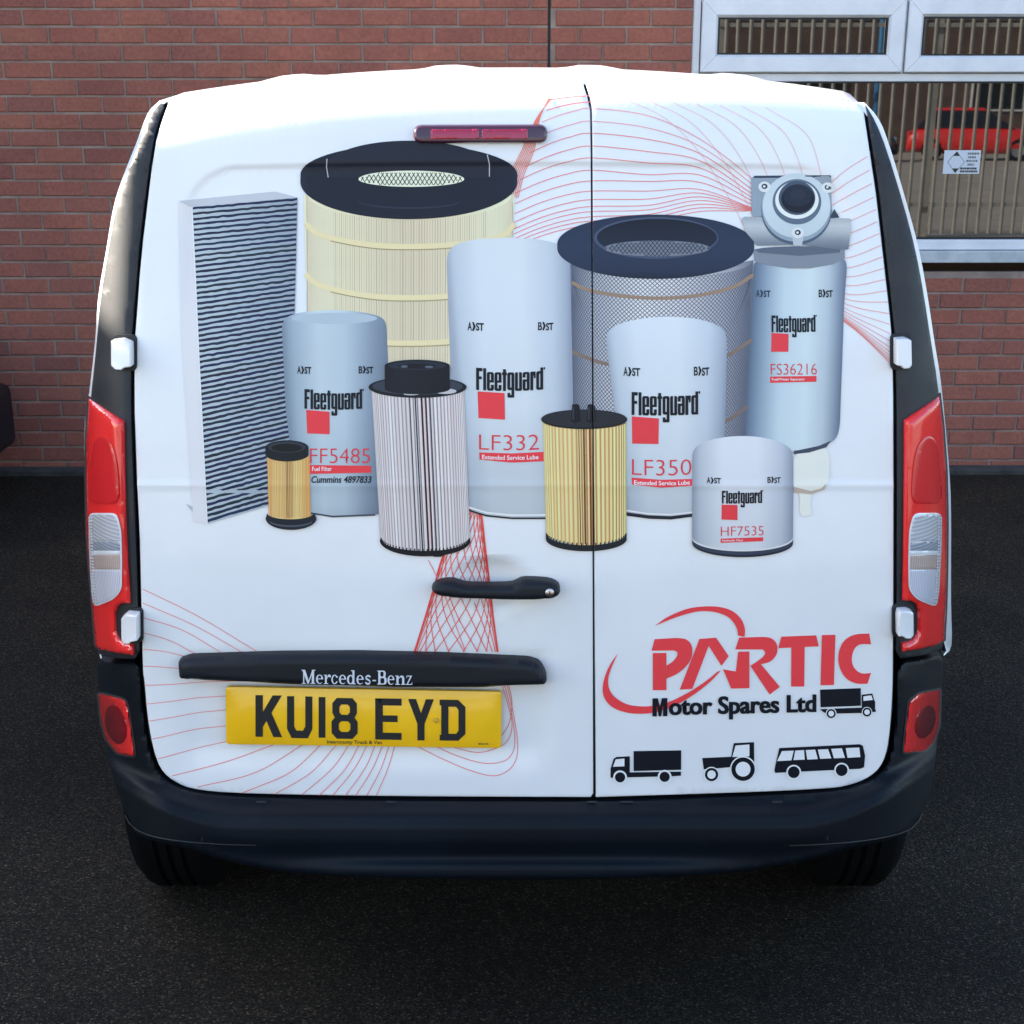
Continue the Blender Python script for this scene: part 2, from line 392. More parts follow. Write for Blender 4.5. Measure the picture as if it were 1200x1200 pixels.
# ------------------------------------------------------------------ brick building behind the van
YAW = 0.00711; DW = 8.72381; UX = -2.21344
bl = empty('brick_building', (CAM[0]-math.sin(YAW)*DW, CAM[1]+math.cos(YAW)*DW, 0), YAW)
tag(bl, 'red brick building with white framed window behind the van', 'building')
def wall_xz(px, py):                                 # pixel -> local x, z on the wall face
    d = ray(px, py); ca, sa = math.cos(YAW), math.sin(YAW)
    # local frame: o = bl.location ; ex=(ca,sa), ey=(-sa,ca)
    o = np.array(bl.location); c = CAM-o
    ly0 = -sa*c[0]+ca*c[1]; ld = -sa*d[..., 0]+ca*d[..., 1]; t = -ly0/ld
    p = c + d*t[..., None]
    return ca*p[..., 0]+sa*p[..., 1], p[..., 2]
def project(P):
    p = np.asarray(P)-CAM; zc = p[..., 1]*ct-p[..., 2]*st; dn = -p[..., 1]*st-p[..., 2]*ct
    return PX0+FPX*p[..., 0]/zc, PY0+FPX*dn/zc
def wall_world(x, y, z):
    ca, sa = math.cos(YAW), math.sin(YAW); return np.array([bl.location.x+ca*x-sa*y, bl.location.y+sa*x+ca*y, z])
Z0 = CAM[2]+0.37265                                   # height of bed joint 0
WX0, WZT = (float(v) for v in wall_xz(np.array(811.5), np.array(-60.)))
WX0 = float(wall_xz(np.array(812.0), np.array(40.))[0]); WX1 = WX0+2.9
WZ0 = float(wall_xz(np.array(1150.), np.array(306.))[1]); WZ1 = float(wall_xz(np.array(1000.), np.array(-4.))[1])
VANPOLY = [(187,118),(173,133),(143,210),(125,290),(112,400),(100,480),(99,600),(107,707),(113,793),(126,893),(160,1000),(1067,1033),(1097,883),(1115,760),(1115,600),(1095,400),(1077,293),(1043,173),(1010,118),(800,87),(600,82),(333,90)]
def inside(x, y, P):
    c = False
    for i in range(len(P)):
        (x0, y0), (x1, y1) = P[i-1], P[i]
        if (y0 > y) != (y1 > y) and x < (x1-x0)*(y-y0)/(y1-y0)+x0: c = not c
    return c
BL, BHt, J = 0.225, 0.075, 0.0105
JX = float(wall_xz(np.array(643.5), np.array(40.))[0])   # the movement joint
def brick_mesh(l, h, d=0.05):
    # 12 quads: face with a worn chamfer
    c = 0.003; V = []; 
    for (ix, iy) in ((0, 0), (c, -c)):
        V += [(ix, iy, ix), (l-ix, iy, ix), (l-ix, iy, h-ix), (ix, iy, h-ix)]
    V += [(0, d, 0), (l, d, 0), (l, d, h), (0, d, h)]
    F = [(4, 5, 6, 7)]
    for i in range(4):
        j = (i+1) % 4; F += [(i, j, 4+j, 4+i), (8+i, 8+j, j, i)]
    return V, F
cache = {}; cand = []; rest = MB()
for r in range(-16, 29):
    zt = Z0-BHt*r-J/2; zb = Z0-BHt*(r+1)+J/2
    if r == 28: zb = max(zb, -0.02)
    u0 = -0.5 if r % 2 else 0.0
    for k in range(-24, 33):
        x0 = UX+(k+u0)*BL+J/2; x1 = x0+BL-J
        for (a, b) in ([(x0, JX-0.008), (JX+0.008, x1)] if x0 < JX-0.008 < x1 or x0 < JX+0.008 < x1 else [(x0, x1)]):
            if b-a < 0.02: continue
            if zb > WZ0-0.06 and zt < WZ1+0.02 or (WZ0-0.06 < zt < WZ1):
                if a < WX1 and b > WX0:
                    if a < WX0: b = WX0-0.004
                    elif b > WX1: a = WX1+0.004
                    else: continue
                    if b-a < 0.02: continue
            cx, cy = project(wall_world((a+b)/2, 0, (zt+zb)/2))
            vis = -25 < cx < 1225 and -8 < cy < 555 and not inside(float(cx), float(cy), VANPOLY)
            cand.append((not vis, (cx-600)**2+(cy-300)**2, a, b, zb, zt))
cand.sort(key=lambda c: (c[0], c[1])); nb = 0
for hid, _, a, b, zb, zt in cand:
    dy = random.uniform(-0.0022, 0.0022); dz = random.uniform(-0.0012, 0.0012); dx = random.uniform(-0.0015, 0.0015)
    if not hid and nb < 300:
        key = (round(b-a, 3), round(zt-zb, 3))
        if key not in cache:
            me = bpy.data.meshes.new('brick'); V, F = brick_mesh(b-a, zt-zb); me.from_pydata(V, [], F); me.materials.append(M['brick']); cache[key] = me
        o = link('brick', cache[key], bl); o.location = (a+dx, dy, zb+dz); o.rotation_euler = (random.uniform(-.006, .006), 0, random.uniform(-.006, .006)); nb += 1
    else:
        V, F = brick_mesh(b-a, zt-zb); rest.add([(x+a+dx, y+dy, z+zb+dz) for x, y, z in V], F)
o = rest.build('brickwork', M['brick'], bl, smooth=False); o['kind'] = 'stuff'
xl, xr, zt = UX-24.5*BL, UX+32.5*BL, Z0+16*BHt
mo = MB()
for a, b in (((xl, 0.0045, -0.1), (JX-0.007, 0.05, zt)), ((JX+0.007, 0.0045, -0.1), (WX0, 0.05, zt)), ((WX0, 0.0045, -0.1), (WX1, 0.05, WZ0-0.05)),
             ((WX1, 0.0045, -0.1), (xr, 0.05, zt)), ((WX0, 0.0045, WZ1), (WX1, 0.05, zt))): mo.box(a, b)
mo.build('mortar', M['mortar'], bl, smooth=False)
MB().box((JX-0.0068, 0.006, -0.1), (JX+0.0068, 0.05, zt)).build('movement_joint', M['gap'], bl)
sh = MB()
sh.box((xl, 0.3, -0.1), (xr, 7.0, zt)).build('building_core', M['brick_far'], bl)
MB().box((xl-0.1, -0.12, zt+0.002), (xr+0.1, 7.1, zt+0.18)).build('flat_roof', M['roofing'], bl)
MB().box((WX0, 0.16, WZ0), (WX1, 0.28, WZ1)).build('window_reveal', M['gap'], bl)

# the window: px -> wall coordinates
def wx(px, py): return float(wall_xz(np.array(float(px)), np.array(float(py)))[0])
def wz(px, py): return float(wall_xz(np.array(float(px)), np.array(float(py)))[1])
win = MB(); FY0, FY1 = 0.015, 0.11
xa, xm, xe_ = WX0, wx(1061, 40), WX1
z_top = WZ1; z_tr1, z_tr0 = wz(1000, 86), wz(1000, 95.5); z_sf = wz(1150, 281); z_s2 = wz(1150, 293.5); z_s3 = wz(1150, 307.5)
win.box((xa, FY0, z_sf-0.0), (wx(821, 40), FY1, z_top)); fr_l = wx(821, 40)
win.box((fr_l, FY0+0.001, z_tr0), (xe_, FY1, z_tr1))                       # transom
win.box((xe_-0.05, FY0, z_sf), (xe_, FY1, z_tr0)).box((xe_-0.05, FY0, z_tr1), (xe_, FY1, z_top))
win.box((fr_l, FY0+0.002, z_top-0.02), (xe_-0.05, FY1, z_top))
win.box((xm-0.006, FY0+0.0005, z_tr1), (xm+0.006, FY1, z_top-0.02))
wfr = win.build('window', M['upvc'], bl); bevel(wfr, 0.004)
def casement(x0, x1, z0, z1, bw):
    m = MB(); y0 = -0.012
    # mitred frame, sloping inner bead
    o = [(x0, z0), (x1, z0), (x1, z1), (x0, z1)]; i1 = [(x0+bw, z0+bw), (x1-bw, z0+bw), (x1-bw, z1-bw), (x0+bw, z1-bw)]
    i2 = [(x0+bw+.012, z0+bw+.012), (x1-bw-.012, z0+bw+.012), (x1-bw-.012, z1-bw-.012), (x0+bw+.012, z1-bw-.012)]
    e = 0.005; o1 = [(x0+e, z0+e), (x1-e, z0+e), (x1-e, z1-e), (x0+e, z1-e)]
    for k in range(4):                              # each side is its own mitred piece with a hairline joint
        j = (k+1) % 4; g = 0.0006
        def P(q, y): return [(q[k][0], y, q[k][1]), (q[j][0], y, q[j][1])]
        V = P(o, 0.06)+P(o, y0+e)+P(o1, y0)+P(i1, y0)+P(i2, y0+0.016)+P(i2, 0.06)
        dx = (o[j][0]-o[k][0]); dz = (o[j][1]-o[k][1]); l = math.hypot(dx, dz); dx /= l; dz /= l
        V = [(v[0]+(g*dx if n % 2 == 0 else -g*dx), v[1], v[2]+(g*dz if n % 2 == 0 else -g*dz)) for n, v in enumerate(V)]
        m.add(V, [(0, 1, 3, 2), (2, 3, 5, 4), (4, 5, 7, 6), (6, 7, 9, 8), (8, 9, 11, 10)])
    m.build('casement_frame', M['upvc'], wfr, ang=20)
    x0 += bw+.012; x1 -= bw+.012; z0 += bw+.012; z1 -= bw+.012; q = 0.007
    gm = MB().box((x0, y0+.012, z0), (x1, .03, z0+q)).box((x0, y0+.012, z1-q), (x1, .03, z1)).box((x0, y0+.012, z0+q), (x0+q, .03, z1-q)).box((x1-q, y0+.012, z0+q), (x1, .03, z1-q))
    gm.build('gasket', M['gasket'], wfr, smooth=False)
    MB().box((x0+q, 0.012, z0+q), (x1-q, 0.03, z1-q)).build('pane', M['pane'], wfr)
zc0, zc1 = wz(1000, 85.0), wz(1000, -1)
casement(wx(822, 40), wx(1059.5, 40), zc0, zc1, 0.066)
casement(wx(1063, 40), xe_-0.055, zc0, zc1, 0.062)
zp1 = z_tr0; zp0 = wz(1150, 280.5)
MB().box((fr_l, 0.02, zp1-0.008), (xe_-0.05, 0.05, zp1)).box((fr_l, 0.02, zp0), (xe_-0.05, 0.05, zp0+0.008)).box((fr_l, .02, zp0+.008), (fr_l+.008, .05, zp1-.008)).build('gasket', M['gasket'], wfr, smooth=False)
MB().box((fr_l+.008, 0.035, zp0+.008), (xe_-0.05, 0.05, zp1-.008)).build('pane', M['pane'], wfr)
b = MB().box((xa+0.002, -0.004, z_s2+0.002), (xe_-.002, FY1, zp0-0.001)).build('bottom_rail', M['upvc'], wfr); bevel(b, 0.007)
b = MB().box((xa-0.03, -0.035, z_s3), (xe_+.03, FY1+.05, z_s2)).build('sill', M['sill_grey'], wfr); bevel(b, 0.006)
# notice stuck on the glass
nx0, nx1, nz1, nz0 = wx(1109, 176), wx(1152, 176), wz(1130, 176.3), wz(1130, 204)
no = empty('notice', tuple(wall_world((nx0+nx1)/2, 0.034, (nz0+nz1)/2)), YAW)
tag(no, 'small white paper notice with diamond sign stuck on the window glass', 'notice')
wN, hN = nx1-nx0, nz1-nz0
MB().box((-wN/2, -0.001, -hN/2), (wN/2, 0.0005, hN/2)).build('paper', M['paper'], no)
def flat(name, polys, y, mt, par):
    mb = MB()
    for P in polys: mb.add([(x*wN-wN/2, y, hN/2-v*hN) for x, v in P], [tuple(range(len(P)))])
    return mb.build(name, mt, par, smooth=False)
dia = [[(.34, .04), (.58, .5), (.34, .97), (.10, .5)]]
flat('diamond', dia, -.0016, M['grey_ink'], no)
flat('diamond_face', [[(.34, .07), (.56, .5), (.34, .94), (.12, .5)]], -.0020, M['paper'], no)
flat('diamond_corner', [[(.34, .06), (.43, .24), (.25, .24)], [(.34, .95), (.25, .77), (.43, .77)]], -.0024, M['ink'], no)
ln = []
for row, segs in enumerate([(.64, .93), (.66, .90), (.62, .94), (.66, .88)]):
    x = segs[0]; y = .1+row*.155
    while x < segs[1]-.02:
        l = random.uniform(.02, .06); ln.append([(x, y), (x+l, y), (x+l, y+.085), (x, y+.085)]); x += l+.015
flat('small_print', ln, -.0017, M['grey_ink'], no)
ln = []
for row in range(2):
    x = .47
    while x < .92:
        l = random.uniform(.03, .07); y = .73+row*.125; ln.append([(x, y), (x+l, y), (x+l, y+.085), (x, y+.085)]); x += l+.012
flat('bold_print', ln, -.0019, M['ink'], no)
# edging strip where the wall meets the ground
ke = empty('kerb_edging', tuple(wall_world(0, 0, 0)), YAW); tag(ke, 'low worn concrete edging along the foot of the brick wall', 'kerb', kind='structure')
for k in range(-6, 8):
    b = MB().box((k*0.915+.006, -0.115, -0.1), (k*0.915+.909, -0.003, 0.028)).build('edging_stone', M['kerb'], ke); bevel(b, 0.008)

# ================================================================== THE VAN
van = empty('delivery_van', (0, 0, 0))
tag(van, 'white delivery van seen from behind, rear doors printed with filters and red logo', 'van')
SEAM = lambda y: 693.2+(y-100)*0.0042
# ---- rear doors
DL = [(197,121),(190,140),(183,163),(177.5,196),(173,233),(167,283),(163,325),(160,367),(157.5,400),(157,440),(157.3,483),(160,560),(163.5,633),(165.5,720),(167,783),(169,800),(173,843),(180,880),(189.5,903),(206,917),(230,925.5),(283,930),(400,932.7),(533,934),(692.5,934.7)]
DR = [(1010,122),(1013,133),(1019,173),(1027,227),(1033.5,283),(1043,367),(1046,400),(1047.3,467),(1047.6,567),(1047.2,733),(1046.5,800),(1045,833),(1041,873),(1033,897),(1017,912),(993,921),(967,924.5),(900,928),(800,931.5),(698,934.7)]
topL = [(683,95.5),(640,95.2),(560,95.6),(480,96.5),(400,98.5),(330,102),(270,106.5),(225,113)]
DL = DL[:14]+crom(DL[13:], 3)[1:]; DR = DR[:11]+crom(DR[10:], 3)[1:]
left = DL + [(696.3-1.0,930),(SEAM(700)-.9,700),(SEAM(400)-.9,400),(SEAM(200)-.9,200),(691.8,130),(688.5,115),(684.5,102)] + topL
right = [(x, y) for x, y in DR] + [(698.4,930),(SEAM(700)+.9,700),(SEAM(400)+.9,400),(SEAM(200)+.9,200),(693.6,130),(691.5,115),(687.5,102),(686,95.5)] + [(740,96),(800,98),(860,102),(920,107.5),(970,113.5)]
DST = [(1.6, 0.0), (0.5, -0.0012), (0.0, -0.004), (0.0, -0.03)]
door_l = slab('rear_door', dense(left, 9), DST, van, M['white'], grid=10); 
door_r = slab('rear_door', dense(right, 9), DST, van, M['white'], grid=10)
# dark shut face behind the gaps
slab('door_seal', dense([(200,124),(330,104),(600,98.5),(870,105.5),(1006,124),(1030,200),(1046,367),(1051,467),(1051,733),(1049,833),(1043,885),(1020,920),(967,930),(700,939),(400,937),(230,930),(190,912),(172,870),(165,800),(160,640),(153,480),(157,367),(170,233),(182,150)], 12), [(0, -0.022)], van, M['gap'], grid=20)
# ---- body outline at the rear
OL = [(118,772),(112,748),(107.5,707),(103,667),(100,600),(99,540),(99.5,500),(104.5,460),(111.5,400),(115,350),(125,290),(133,243),(143,210),(160,167),(173,133),(187,118)]
ORr = [(1106.5,768),(1115,756),(1114.5,707),(1114.5,667),(1114.5,600),(1113,560),(1108,500),(1102,443),(1095,400),(1087,347),(1077,293),(1063,240),(1043,173),(1030,140),(1013,120)]
top_ring = [(197,119.6),(233,111),(290,104),(360,99.5),(430,97),(520,95.2),(600,94.3),(690,94.6),(780,96.4),(850,100.2),(920,106.2),(973,112.6),(1006,119.6)]
OL = crom(OL, 3); ORr = crom(ORr, 3)
P0l = on_van(*np.array(OL).T, 0.0, False); P0r = on_van(*np.array(ORr[::-1]).T, 0.0, False)
P0t = on_van(*np.array(top_ring).T, -0.0015, False)
ring0 = np.concatenate([P0l, P0t, P0r]); nl, ntp = len(P0l), len(P0t)
low_l = np.array([[ring0[0,0]*.88, .42, .52]]); low_r = np.array([[ring0[-1,0]*.88, .42, .52]])
ring0 = np.concatenate([low_l, ring0, low_r])
def zt(x):
    a = abs(x-VX); z = 1.8275-0.045*(a/0.63)**2.2
    for c in (-.415, -.125, .135, .40): z += 0.0058*math.exp(-((x-VX-c)/0.042)**4)
    return z
xs_roof = np.linspace(ring0[nl+1, 0], ring0[nl+ntp, 0], 61)
def resamp_ring(Rg):                                  # roof part resampled so that the ribs resolve
    A = Rg[:nl+1]; T = Rg[nl+1:nl+1+ntp]; Bq = Rg[nl+1+ntp:]
    o = np.argsort(T[:, 0]); T = T[o]
    return np.concatenate([A, np.stack([xs_roof, np.interp(xs_roof, T[:,0], T[:,1]), np.interp(xs_roof, T[:,0], T[:,2])], 1), Bq])
r0 = resamp_ring(ring0); nr = len(xs_roof); is_roof = np.zeros(len(r0), bool); is_roof[nl+1:nl+1+nr] = True
inn_l = on_van(*np.array([(x+min(9, .4+abs(y-772)*.35), y) for x, y in OL]).T, -.003, False); inn_r = on_van(*np.array([(x-min(11, .4+abs(y-768)*.6), y) for x, y in ORr[::-1]]).T, -.003, False)
rin = r0.copy(); rin[1:nl+1] = inn_l; rin[nl+1+nr:-1] = inn_r; rin[nl+1:nl+1+nr] += np.array([0, -.001, -.006]); rin[0] = rin[1]; rin[-1] = rin[-2]
rings = [rin, r0]
Hs = [(0.27,1.0,2),(0.36,1.003,2),(0.5,1.008,2),(0.9,1.03,2),(1.6,1.06,2),(2.6,1.065,2),(2.9,1.06,1.80),(3.2,1.05,1.48),(3.5,1.04,1.12),(3.9,1.0,1.02),(4.2,.93,.90),(4.38,.85,.74),(4.45,.78,.55)]
for Y, ws, H in Hs:
    q = r0.copy(); q[:, 1] = Y
    if Y < .35: q[:, 1] = np.maximum(Y, r0[:, 1]+.03)
    q[:, 0] = VX+(q[:, 0]-VX)*ws
    for i in np.where(is_roof)[0]: q[i, 2] = zt(r0[i, 0]) if Y > .3 else 0.5*zt(r0[i, 0])+0.5*max(r0[i, 2], zt(r0[i, 0])-.01)
    q[:, 2] = np.minimum(q[:, 2], H - 0.02*((q[:,0]-VX)/.8)**2)
    zl = .5 if Y < 1.3 else (.27 if Y < 3.6 else .35)
    q[0, 2] = q[-1, 2] = zl; q[0, 0] = VX+(q[0,0]-VX)*1.0
    rings.append(q)
n = len(r0); V = np.concatenate(rings); Fc = []
for k in range(len(rings)-1):
    Fc += [(k*n+i, k*n+i+1, (k+1)*n+i+1, (k+1)*n+i) for i in range(n-1) if not (k < 3 and i in (0, n-2))]
Fc.append(tuple((len(rings)-1)*n+i for i in range(n)))
mesh('body_shell', V, Fc, van, M['white_body'], 40)
MB().box((-.62, .16, .37), (.64, 4.2, .46)).build('underbody', M['under'], van, smooth=False)
MB().lathe([(-.66, .0), (-.66, .045), (.68, .045), (.68, 0)], 16, 'x', (0, .79, .31)).build('rear_axle', M['under'], van)
# cab glass, kept simple: hidden from behind
ws_ = mesh('windscreen', [(-.70, 2.97, 1.74), (.72, 2.97, 1.74), (.78, 3.47, 1.17), (-.76, 3.47, 1.17)], [(0, 1, 2, 3)], van, M['glass_dark'])
for s in (-1, 1):
    x = VX+s*.905
    mesh('side_window', [(x, 2.2, 1.12), (x, 3.2, 1.10), (x-s*.12, 2.87, 1.62), (x-s*.12, 2.2, 1.62)], [(0, 1, 2, 3)], van, M['glass_dark'])
    b = MB().box((VX+s*1.02-.09, 3.07, 1.02), (VX+s*1.02+.09, 3.19, 1.25)).build('door_mirror', M['trim'], van); bevel(b, .03)
    b = MB().box((VX+s*.56-.13, 4.31, .72), (VX+s*.56+.13, 4.44, .86)).build('headlight', M['lamp'], van); bevel(b, .03)
    b = MB().box((VX+s*.883-.006, 1.0, .98), (VX+s*.883+.006, 2.2, 1.01)).build('sliding_door_rail', M['trim'], van)
# ---- wheels
def wheel(par, x, y, s, r=.315, wd=.195, name='wheel'):
    e = empty(name, (x, y, r)); e.parent = par
    p = [(-wd/2, r*.64), (-wd/2, r*.90), (-wd/2+.02, r*.975), (-wd/2+.035, r)]
    prof = [(-wd/2+.02, r*.62)]+p
    for g in (-.03, 0, .03): prof += [(g-.006, r), (g-.005, r-.008), (g+.005, r-.008), (g+.006, r)]
    prof += [(-t, q) for t, q in reversed(p)]+[(wd/2-.02, r*.62)]
    MB().lathe(prof, 40, 'x').build('tyre', M['rubber'], e)
    MB().lathe([(s*(wd/2-.02), r*.64), (s*(wd/2-.03), r*.5), (s*(wd/2-.045), r*.2), (s*(wd/2-.02), r*.12), (s*(wd/2-.02), 0)], 32, 'x').build('rim', M['rim'], e)
    return e
for s in (-1, 1):
    for y in (.79, 3.70): wheel(van, VX+s*(.790 if y < 1 else .77), y, s)
# ---- pillars (black film), lights, hinges ; mirrored left -> right
mir = lambda P: [(1206-x, y) for x, y in P][::-1]
mid_ = lambda P: [((x if x < 603 else x), y) for x, y in P]
PIL_L = [(192.5,121.5),(186,140),(179.5,163),(169.5,233),(163.5,283),(156.5,367),(153.5,400),(153,483),(155.5,560),(159,633),(162,733),(164,772),(140,772),(116,768),(113,760),(110,707),(106,667),(103,600),(102,540),(102.5,500),(107,461),(113.5,400),(117.5,350),(127.5,290),(136,243),(146,210),(163,168),(176,135),(187.5,120.5)]
PIL_R = [(1013.5,123),(1016.5,133),(1022.5,173),(1031,227),(1037,283),(1046.5,367),(1049.5,400),(1051,467),(1051.5,567),(1051,733),(1050,772),(1070,770),(1098,764),(1106,757),(1108,707),(1109,667),(1109.5,600),(1108,545),(1104,497),(1098,443),(1091,400),(1083,347),(1073,293),(1059,240),(1039,175),(1026.5,143),(1015,124)]
PST = [(1.2, 0.0025), (0, 0.000), (0, -0.02)]
for P in (PIL_L, PIL_R): pad('pillar', dense(rp(P, 1, .25), 6), [(0, 0), (1.2, .0025), (0, -.02)], van, M['pillar'], grid=6)
TL = [(104.5,466.5),(146.5,493),(147,530),(148.5,600),(151,660),(154,706),(144,706.5),(139,710),(136.5,718),(137,738),(140.5,748),(148,753),(157.5,754.5),(158,767),(136,764.5),(117,760),(112,755),(108.5,707),(105,667),(102,620),(101.2,560),(101.6,510)]
TR = [(1100.5,463.5),(1058.5,492),(1058.5,530),(1058,600),(1057.5,660),(1056.5,703),(1066,703.5),(1072,707),(1074.5,715),(1074.5,738),(1071,746),(1064,750.5),(1056,752),(1056.3,763),(1078,760),(1098,755),(1106,749),(1108,707),(1109,667),(1109.5,610),(1108.3,550),(1104.5,497)]
LST = [(5, .017), (2.6, .0145), (1.0, .010), (0.2, .005), (0, -.004)]
on_l = lambda x, y, o: on_van(x, y, o, False)
def piece(nm, P, o, th, mt, par, bev=1.2, grid=12):
    return pad(nm, dense(P, 2.5), [(0, o-.0010), (bev*.5, o-.0003), (bev, o), (0, o-th)], par, mt, grid=3)
for side in (0, 1):
    P = (TL, TR)[side]
    t = pad('tail_light', dense(P, 4), [(0, .004), (.8, .009), (2.2, .0135), (4.5, .0165), (9, .0175), (0, -.004)], van, M['red'], grid=3)
    F = (lambda Q: Q) if side == 0 else (lambda Q: [(1207.5-x, y) for x, y in Q][::-1])
    pad('light_gasket', dense(inset(dense(P, 8), -2.0), 6), [(0, .0030), (1, .0036), (0, -.01)], t, M['gap'], grid=5)
    oval = rp([(108.5,541),(112,515),(122,507),(133,516),(139,535),(141.5,560),(141.8,587),(124,588),(106.5,587),(106.5,560)], 2)
    piece('brake_lens', F(oval), .0206, .010, M['red_dark'], t)
    rim = rcorner([(106.5,598.5),(139.5,598.5),(144.5,618),(145.5,650),(145.2,688),(136,699),(112.5,708.5),(109.5,690),(107,640)], 7)
    piece('lens_surround', F(rim), .0212, .011, M['lens_white'], t)
    inn = inset(rim, 1.7)
    def band(y0, y1):
        Q = []
        for i in range(len(inn)):
            a, b = inn[i-1], inn[i]
            for yy in sorted((y0, y1), reverse=a[1] > b[1]):
                if (a[1]-yy)*(b[1]-yy) < 0: Q.append((a[0]+(b[0]-a[0])*(yy-a[1])/(b[1]-a[1]), yy))
            if y0 <= b[1] <= y1: Q.append(b)
        return Q
    for nm, a_, b_, mt in (('reverse_lens', 590, 631, 'clear'), ('lens_divider', 631.4, 642, 'lens_dark'), ('lens_bar', 642.4, 646.5, 'lens_white'), ('indicator_lens', 646.9, 664, 'amber'), ('indicator_lens', 664.4, 712, 'clear_low')):
        q = band(a_, b_)
        if len(q) > 2: piece(nm, F(q), .0224, .004, M[mt], t, bev=.6)
    fl = MB()                                        # moulded flutes down the outer edge
    for k in range(28):
        y = 603+k*3.6; x = np.interp(y, [600, 640, 690, 705], [106.8, 107.6, 110.4, 112.5])
        q = F([(x, y), (x+4.6, y), (x+4.6, y+1.8), (x, y+1.8)]); A = on_l(*np.array(q).T, .0246); Bk = on_l(*np.array(q).T, .0205)
        fl.add(list(A)+list(Bk), [(0,1,2,3),(0,4,5,1),(1,5,6,2),(2,6,7,3),(3,7,4,0)])
    fl.build('lens_flutes', M['lens_white'], t)
# hinges
HG = [[(134.2,396.5),(147,395),(157.5,399.5),(157.8,427),(149,428.5),(146.5,431),(139.5,430.5),(134.2,425.5)],
      [(1046.3,394.8),(1058,393.8),(1063.8,396),(1064.5,425),(1061.5,429),(1054.5,429.5),(1052,426.5),(1046.5,425.5)],
      [(145.8,719.5),(152,714.5),(165,715.5),(165.2,745.5),(157,747),(155,749.5),(148,749),(146,744)],
      [(1048.6,718),(1050,711),(1060.5,710.5),(1066.5,713),(1066.8,739),(1063.5,743),(1057,743),(1054,740.3),(1049,740.5)]]
for i, P in enumerate(HG):
    rec = inset(dense(rcorner([(P[0][0]-.5, min(p[1] for p in P)-.5), (max(p[0] for p in P), min(p[1] for p in P)-.5), (max(p[0] for p in P), max(p[1] for p in P)+.5), (P[0][0]-.5, max(p[1] for p in P)+.5)], 4), 4), -3.2)
    slab('hinge_recess', rec, [(0.8, .0045), (0, .001)], van, M['gap'], rel=False)
    h = slab('hinge', dense(rcorner(P, 1.6, 3), 2), [(1.5, .034), (.5, .0325), (0, .029), (0, -.004)], van, M['white'], rel=False, ang=28)
# high level brake light
bk = slab('high_brake_light', dense(rcorner([(484.5,146),(641.5,145.5),(641.5,168),(484.5,168)], 10.5, 6), 5), [(4, .014), (2, .0125), (.7, .009), (0, .003), (0, -.004)], van, M['brake_case'], grid=10)
for a_, b_ in ((505, 561.6), (564.4, 618.5)): piece('brake_lens', rcorner([(a_,151.5),(b_,151),(b_,162.5),(a_,163)], 1.5), .0158, .003, M['brake_red'], bk, bev=.6)
# trim bar with lettering
TB = rcorner([(210.5,770.5),(224,766),(330,762.5),(420,761.8),(520,764.3),(620,769.3),(633,774),(640.5,787),(640.5,798),(560,801.5),(470,801.3),(380,799.5),(300,796),(212,791.5)], 5, 5)
def trim_surf(x, y, o): 
    p = on_van(x, y, o, False); return p
tb = pad('trim_bar', dense(TB, 4), [(0, .016), (1.2, .026), (3, .033), (6, .036), (0, -.014)], van, M['trim'], grid=4)
# door handle
HD = rp([(505.5,687),(509,680.5),(520,676.5),(531,676.2),(538,678.5),(548,681.2),(575,681.4),(599,681),(606,678),(612,674.8),(630,675),(645,676.5),(654,681),(656.6,687),(655,693),(647,697),(630,698.3),(600,698.4),(560,697.6),(525,695.6),(512,692.6)], 1)
hd = pad('door_handle', dense(HD, 3), [(0, .020), (.7, .029), (1.8, .035), (3.5, .0385), (7, .040), (0, .0)], van, M['trim'], grid=2.5)
slab('lock_cylinder', ell(643.6, 687.6, 5.0, 4.8, n=24), [(1.0, .0425), (0, .0415), (0, .03)], hd, M['chrome'], rel=False)
slab('lock_keyhole', [(642.9,685.5),(644.3,685.5),(644.3,689.8),(642.9,689.8)], [(0, .0428)], hd, M['gap'], rel=False)
# number plate
PL = rcorner([(265.3,802.8),(588,808.6),(587.4,874.8),(265.8,870)], 4.5, 4)
pl = slab('number_plate', dense(PL, 10), [(0.9, .0105), (0.2, .0098), (0, .0085), (0, .001)], van, M['yellow'], grid=None, rel=False)
slab('plate_screw', ell(511, 841.8, 3.1, 3.0, n=20), [(1.4, .0145), (.5, .0138), (0, .0118), (0, .0105)], pl, mat('yellow_screw_cap', (.62, .36, .03), .4), rel=False)
# bumper ----------------------------------------------------------------
def bump_surf(x, y, o):
    x = np.atleast_1d(np.asarray(x, float)); y = np.atleast_1d(np.asarray(y, float))
    q = np.abs(x-603)/450
    shelf = 960-42*np.clip(q-.70, 0, None)**2*11
    low = 1009-34*np.clip(q-.62, 0, None)**2*7
    lip = np.where(q < .8, 1031-9*q*q*2, 1031)
    prof = 0.052*sm(y, shelf-24, shelf+1)+0.010*sm(y, shelf+1, shelf+10)+0.020*sm(y, low-4, low+9)*(1-sm(q, .25, .70))-0.012*sm(y, low-26, low-3)*(1-sm(q, .7, .9))
    prof = prof+0.012*sm(y, 770, 800)*(1-sm(q, .99, 1.12))
    d = ray(x, y)
    Y = np.zeros(x.shape)
    for _ in range(12):
        t = (Y-CAM[1])/d[:, 1]; p = CAM+d*t[:, None]; ax = np.abs(p[:, 0]-VX)
        e = np.clip(ax-.655, 0, None)
        Y = .4*Y+.6*(.045*(ax/.72)**2+np.where(e < .2, 6.5*e*e, .26+2.6*(e-.2))-prof-o)
    t = (Y-CAM[1])/d[:, 1]; return CAM+d*t[:, None]
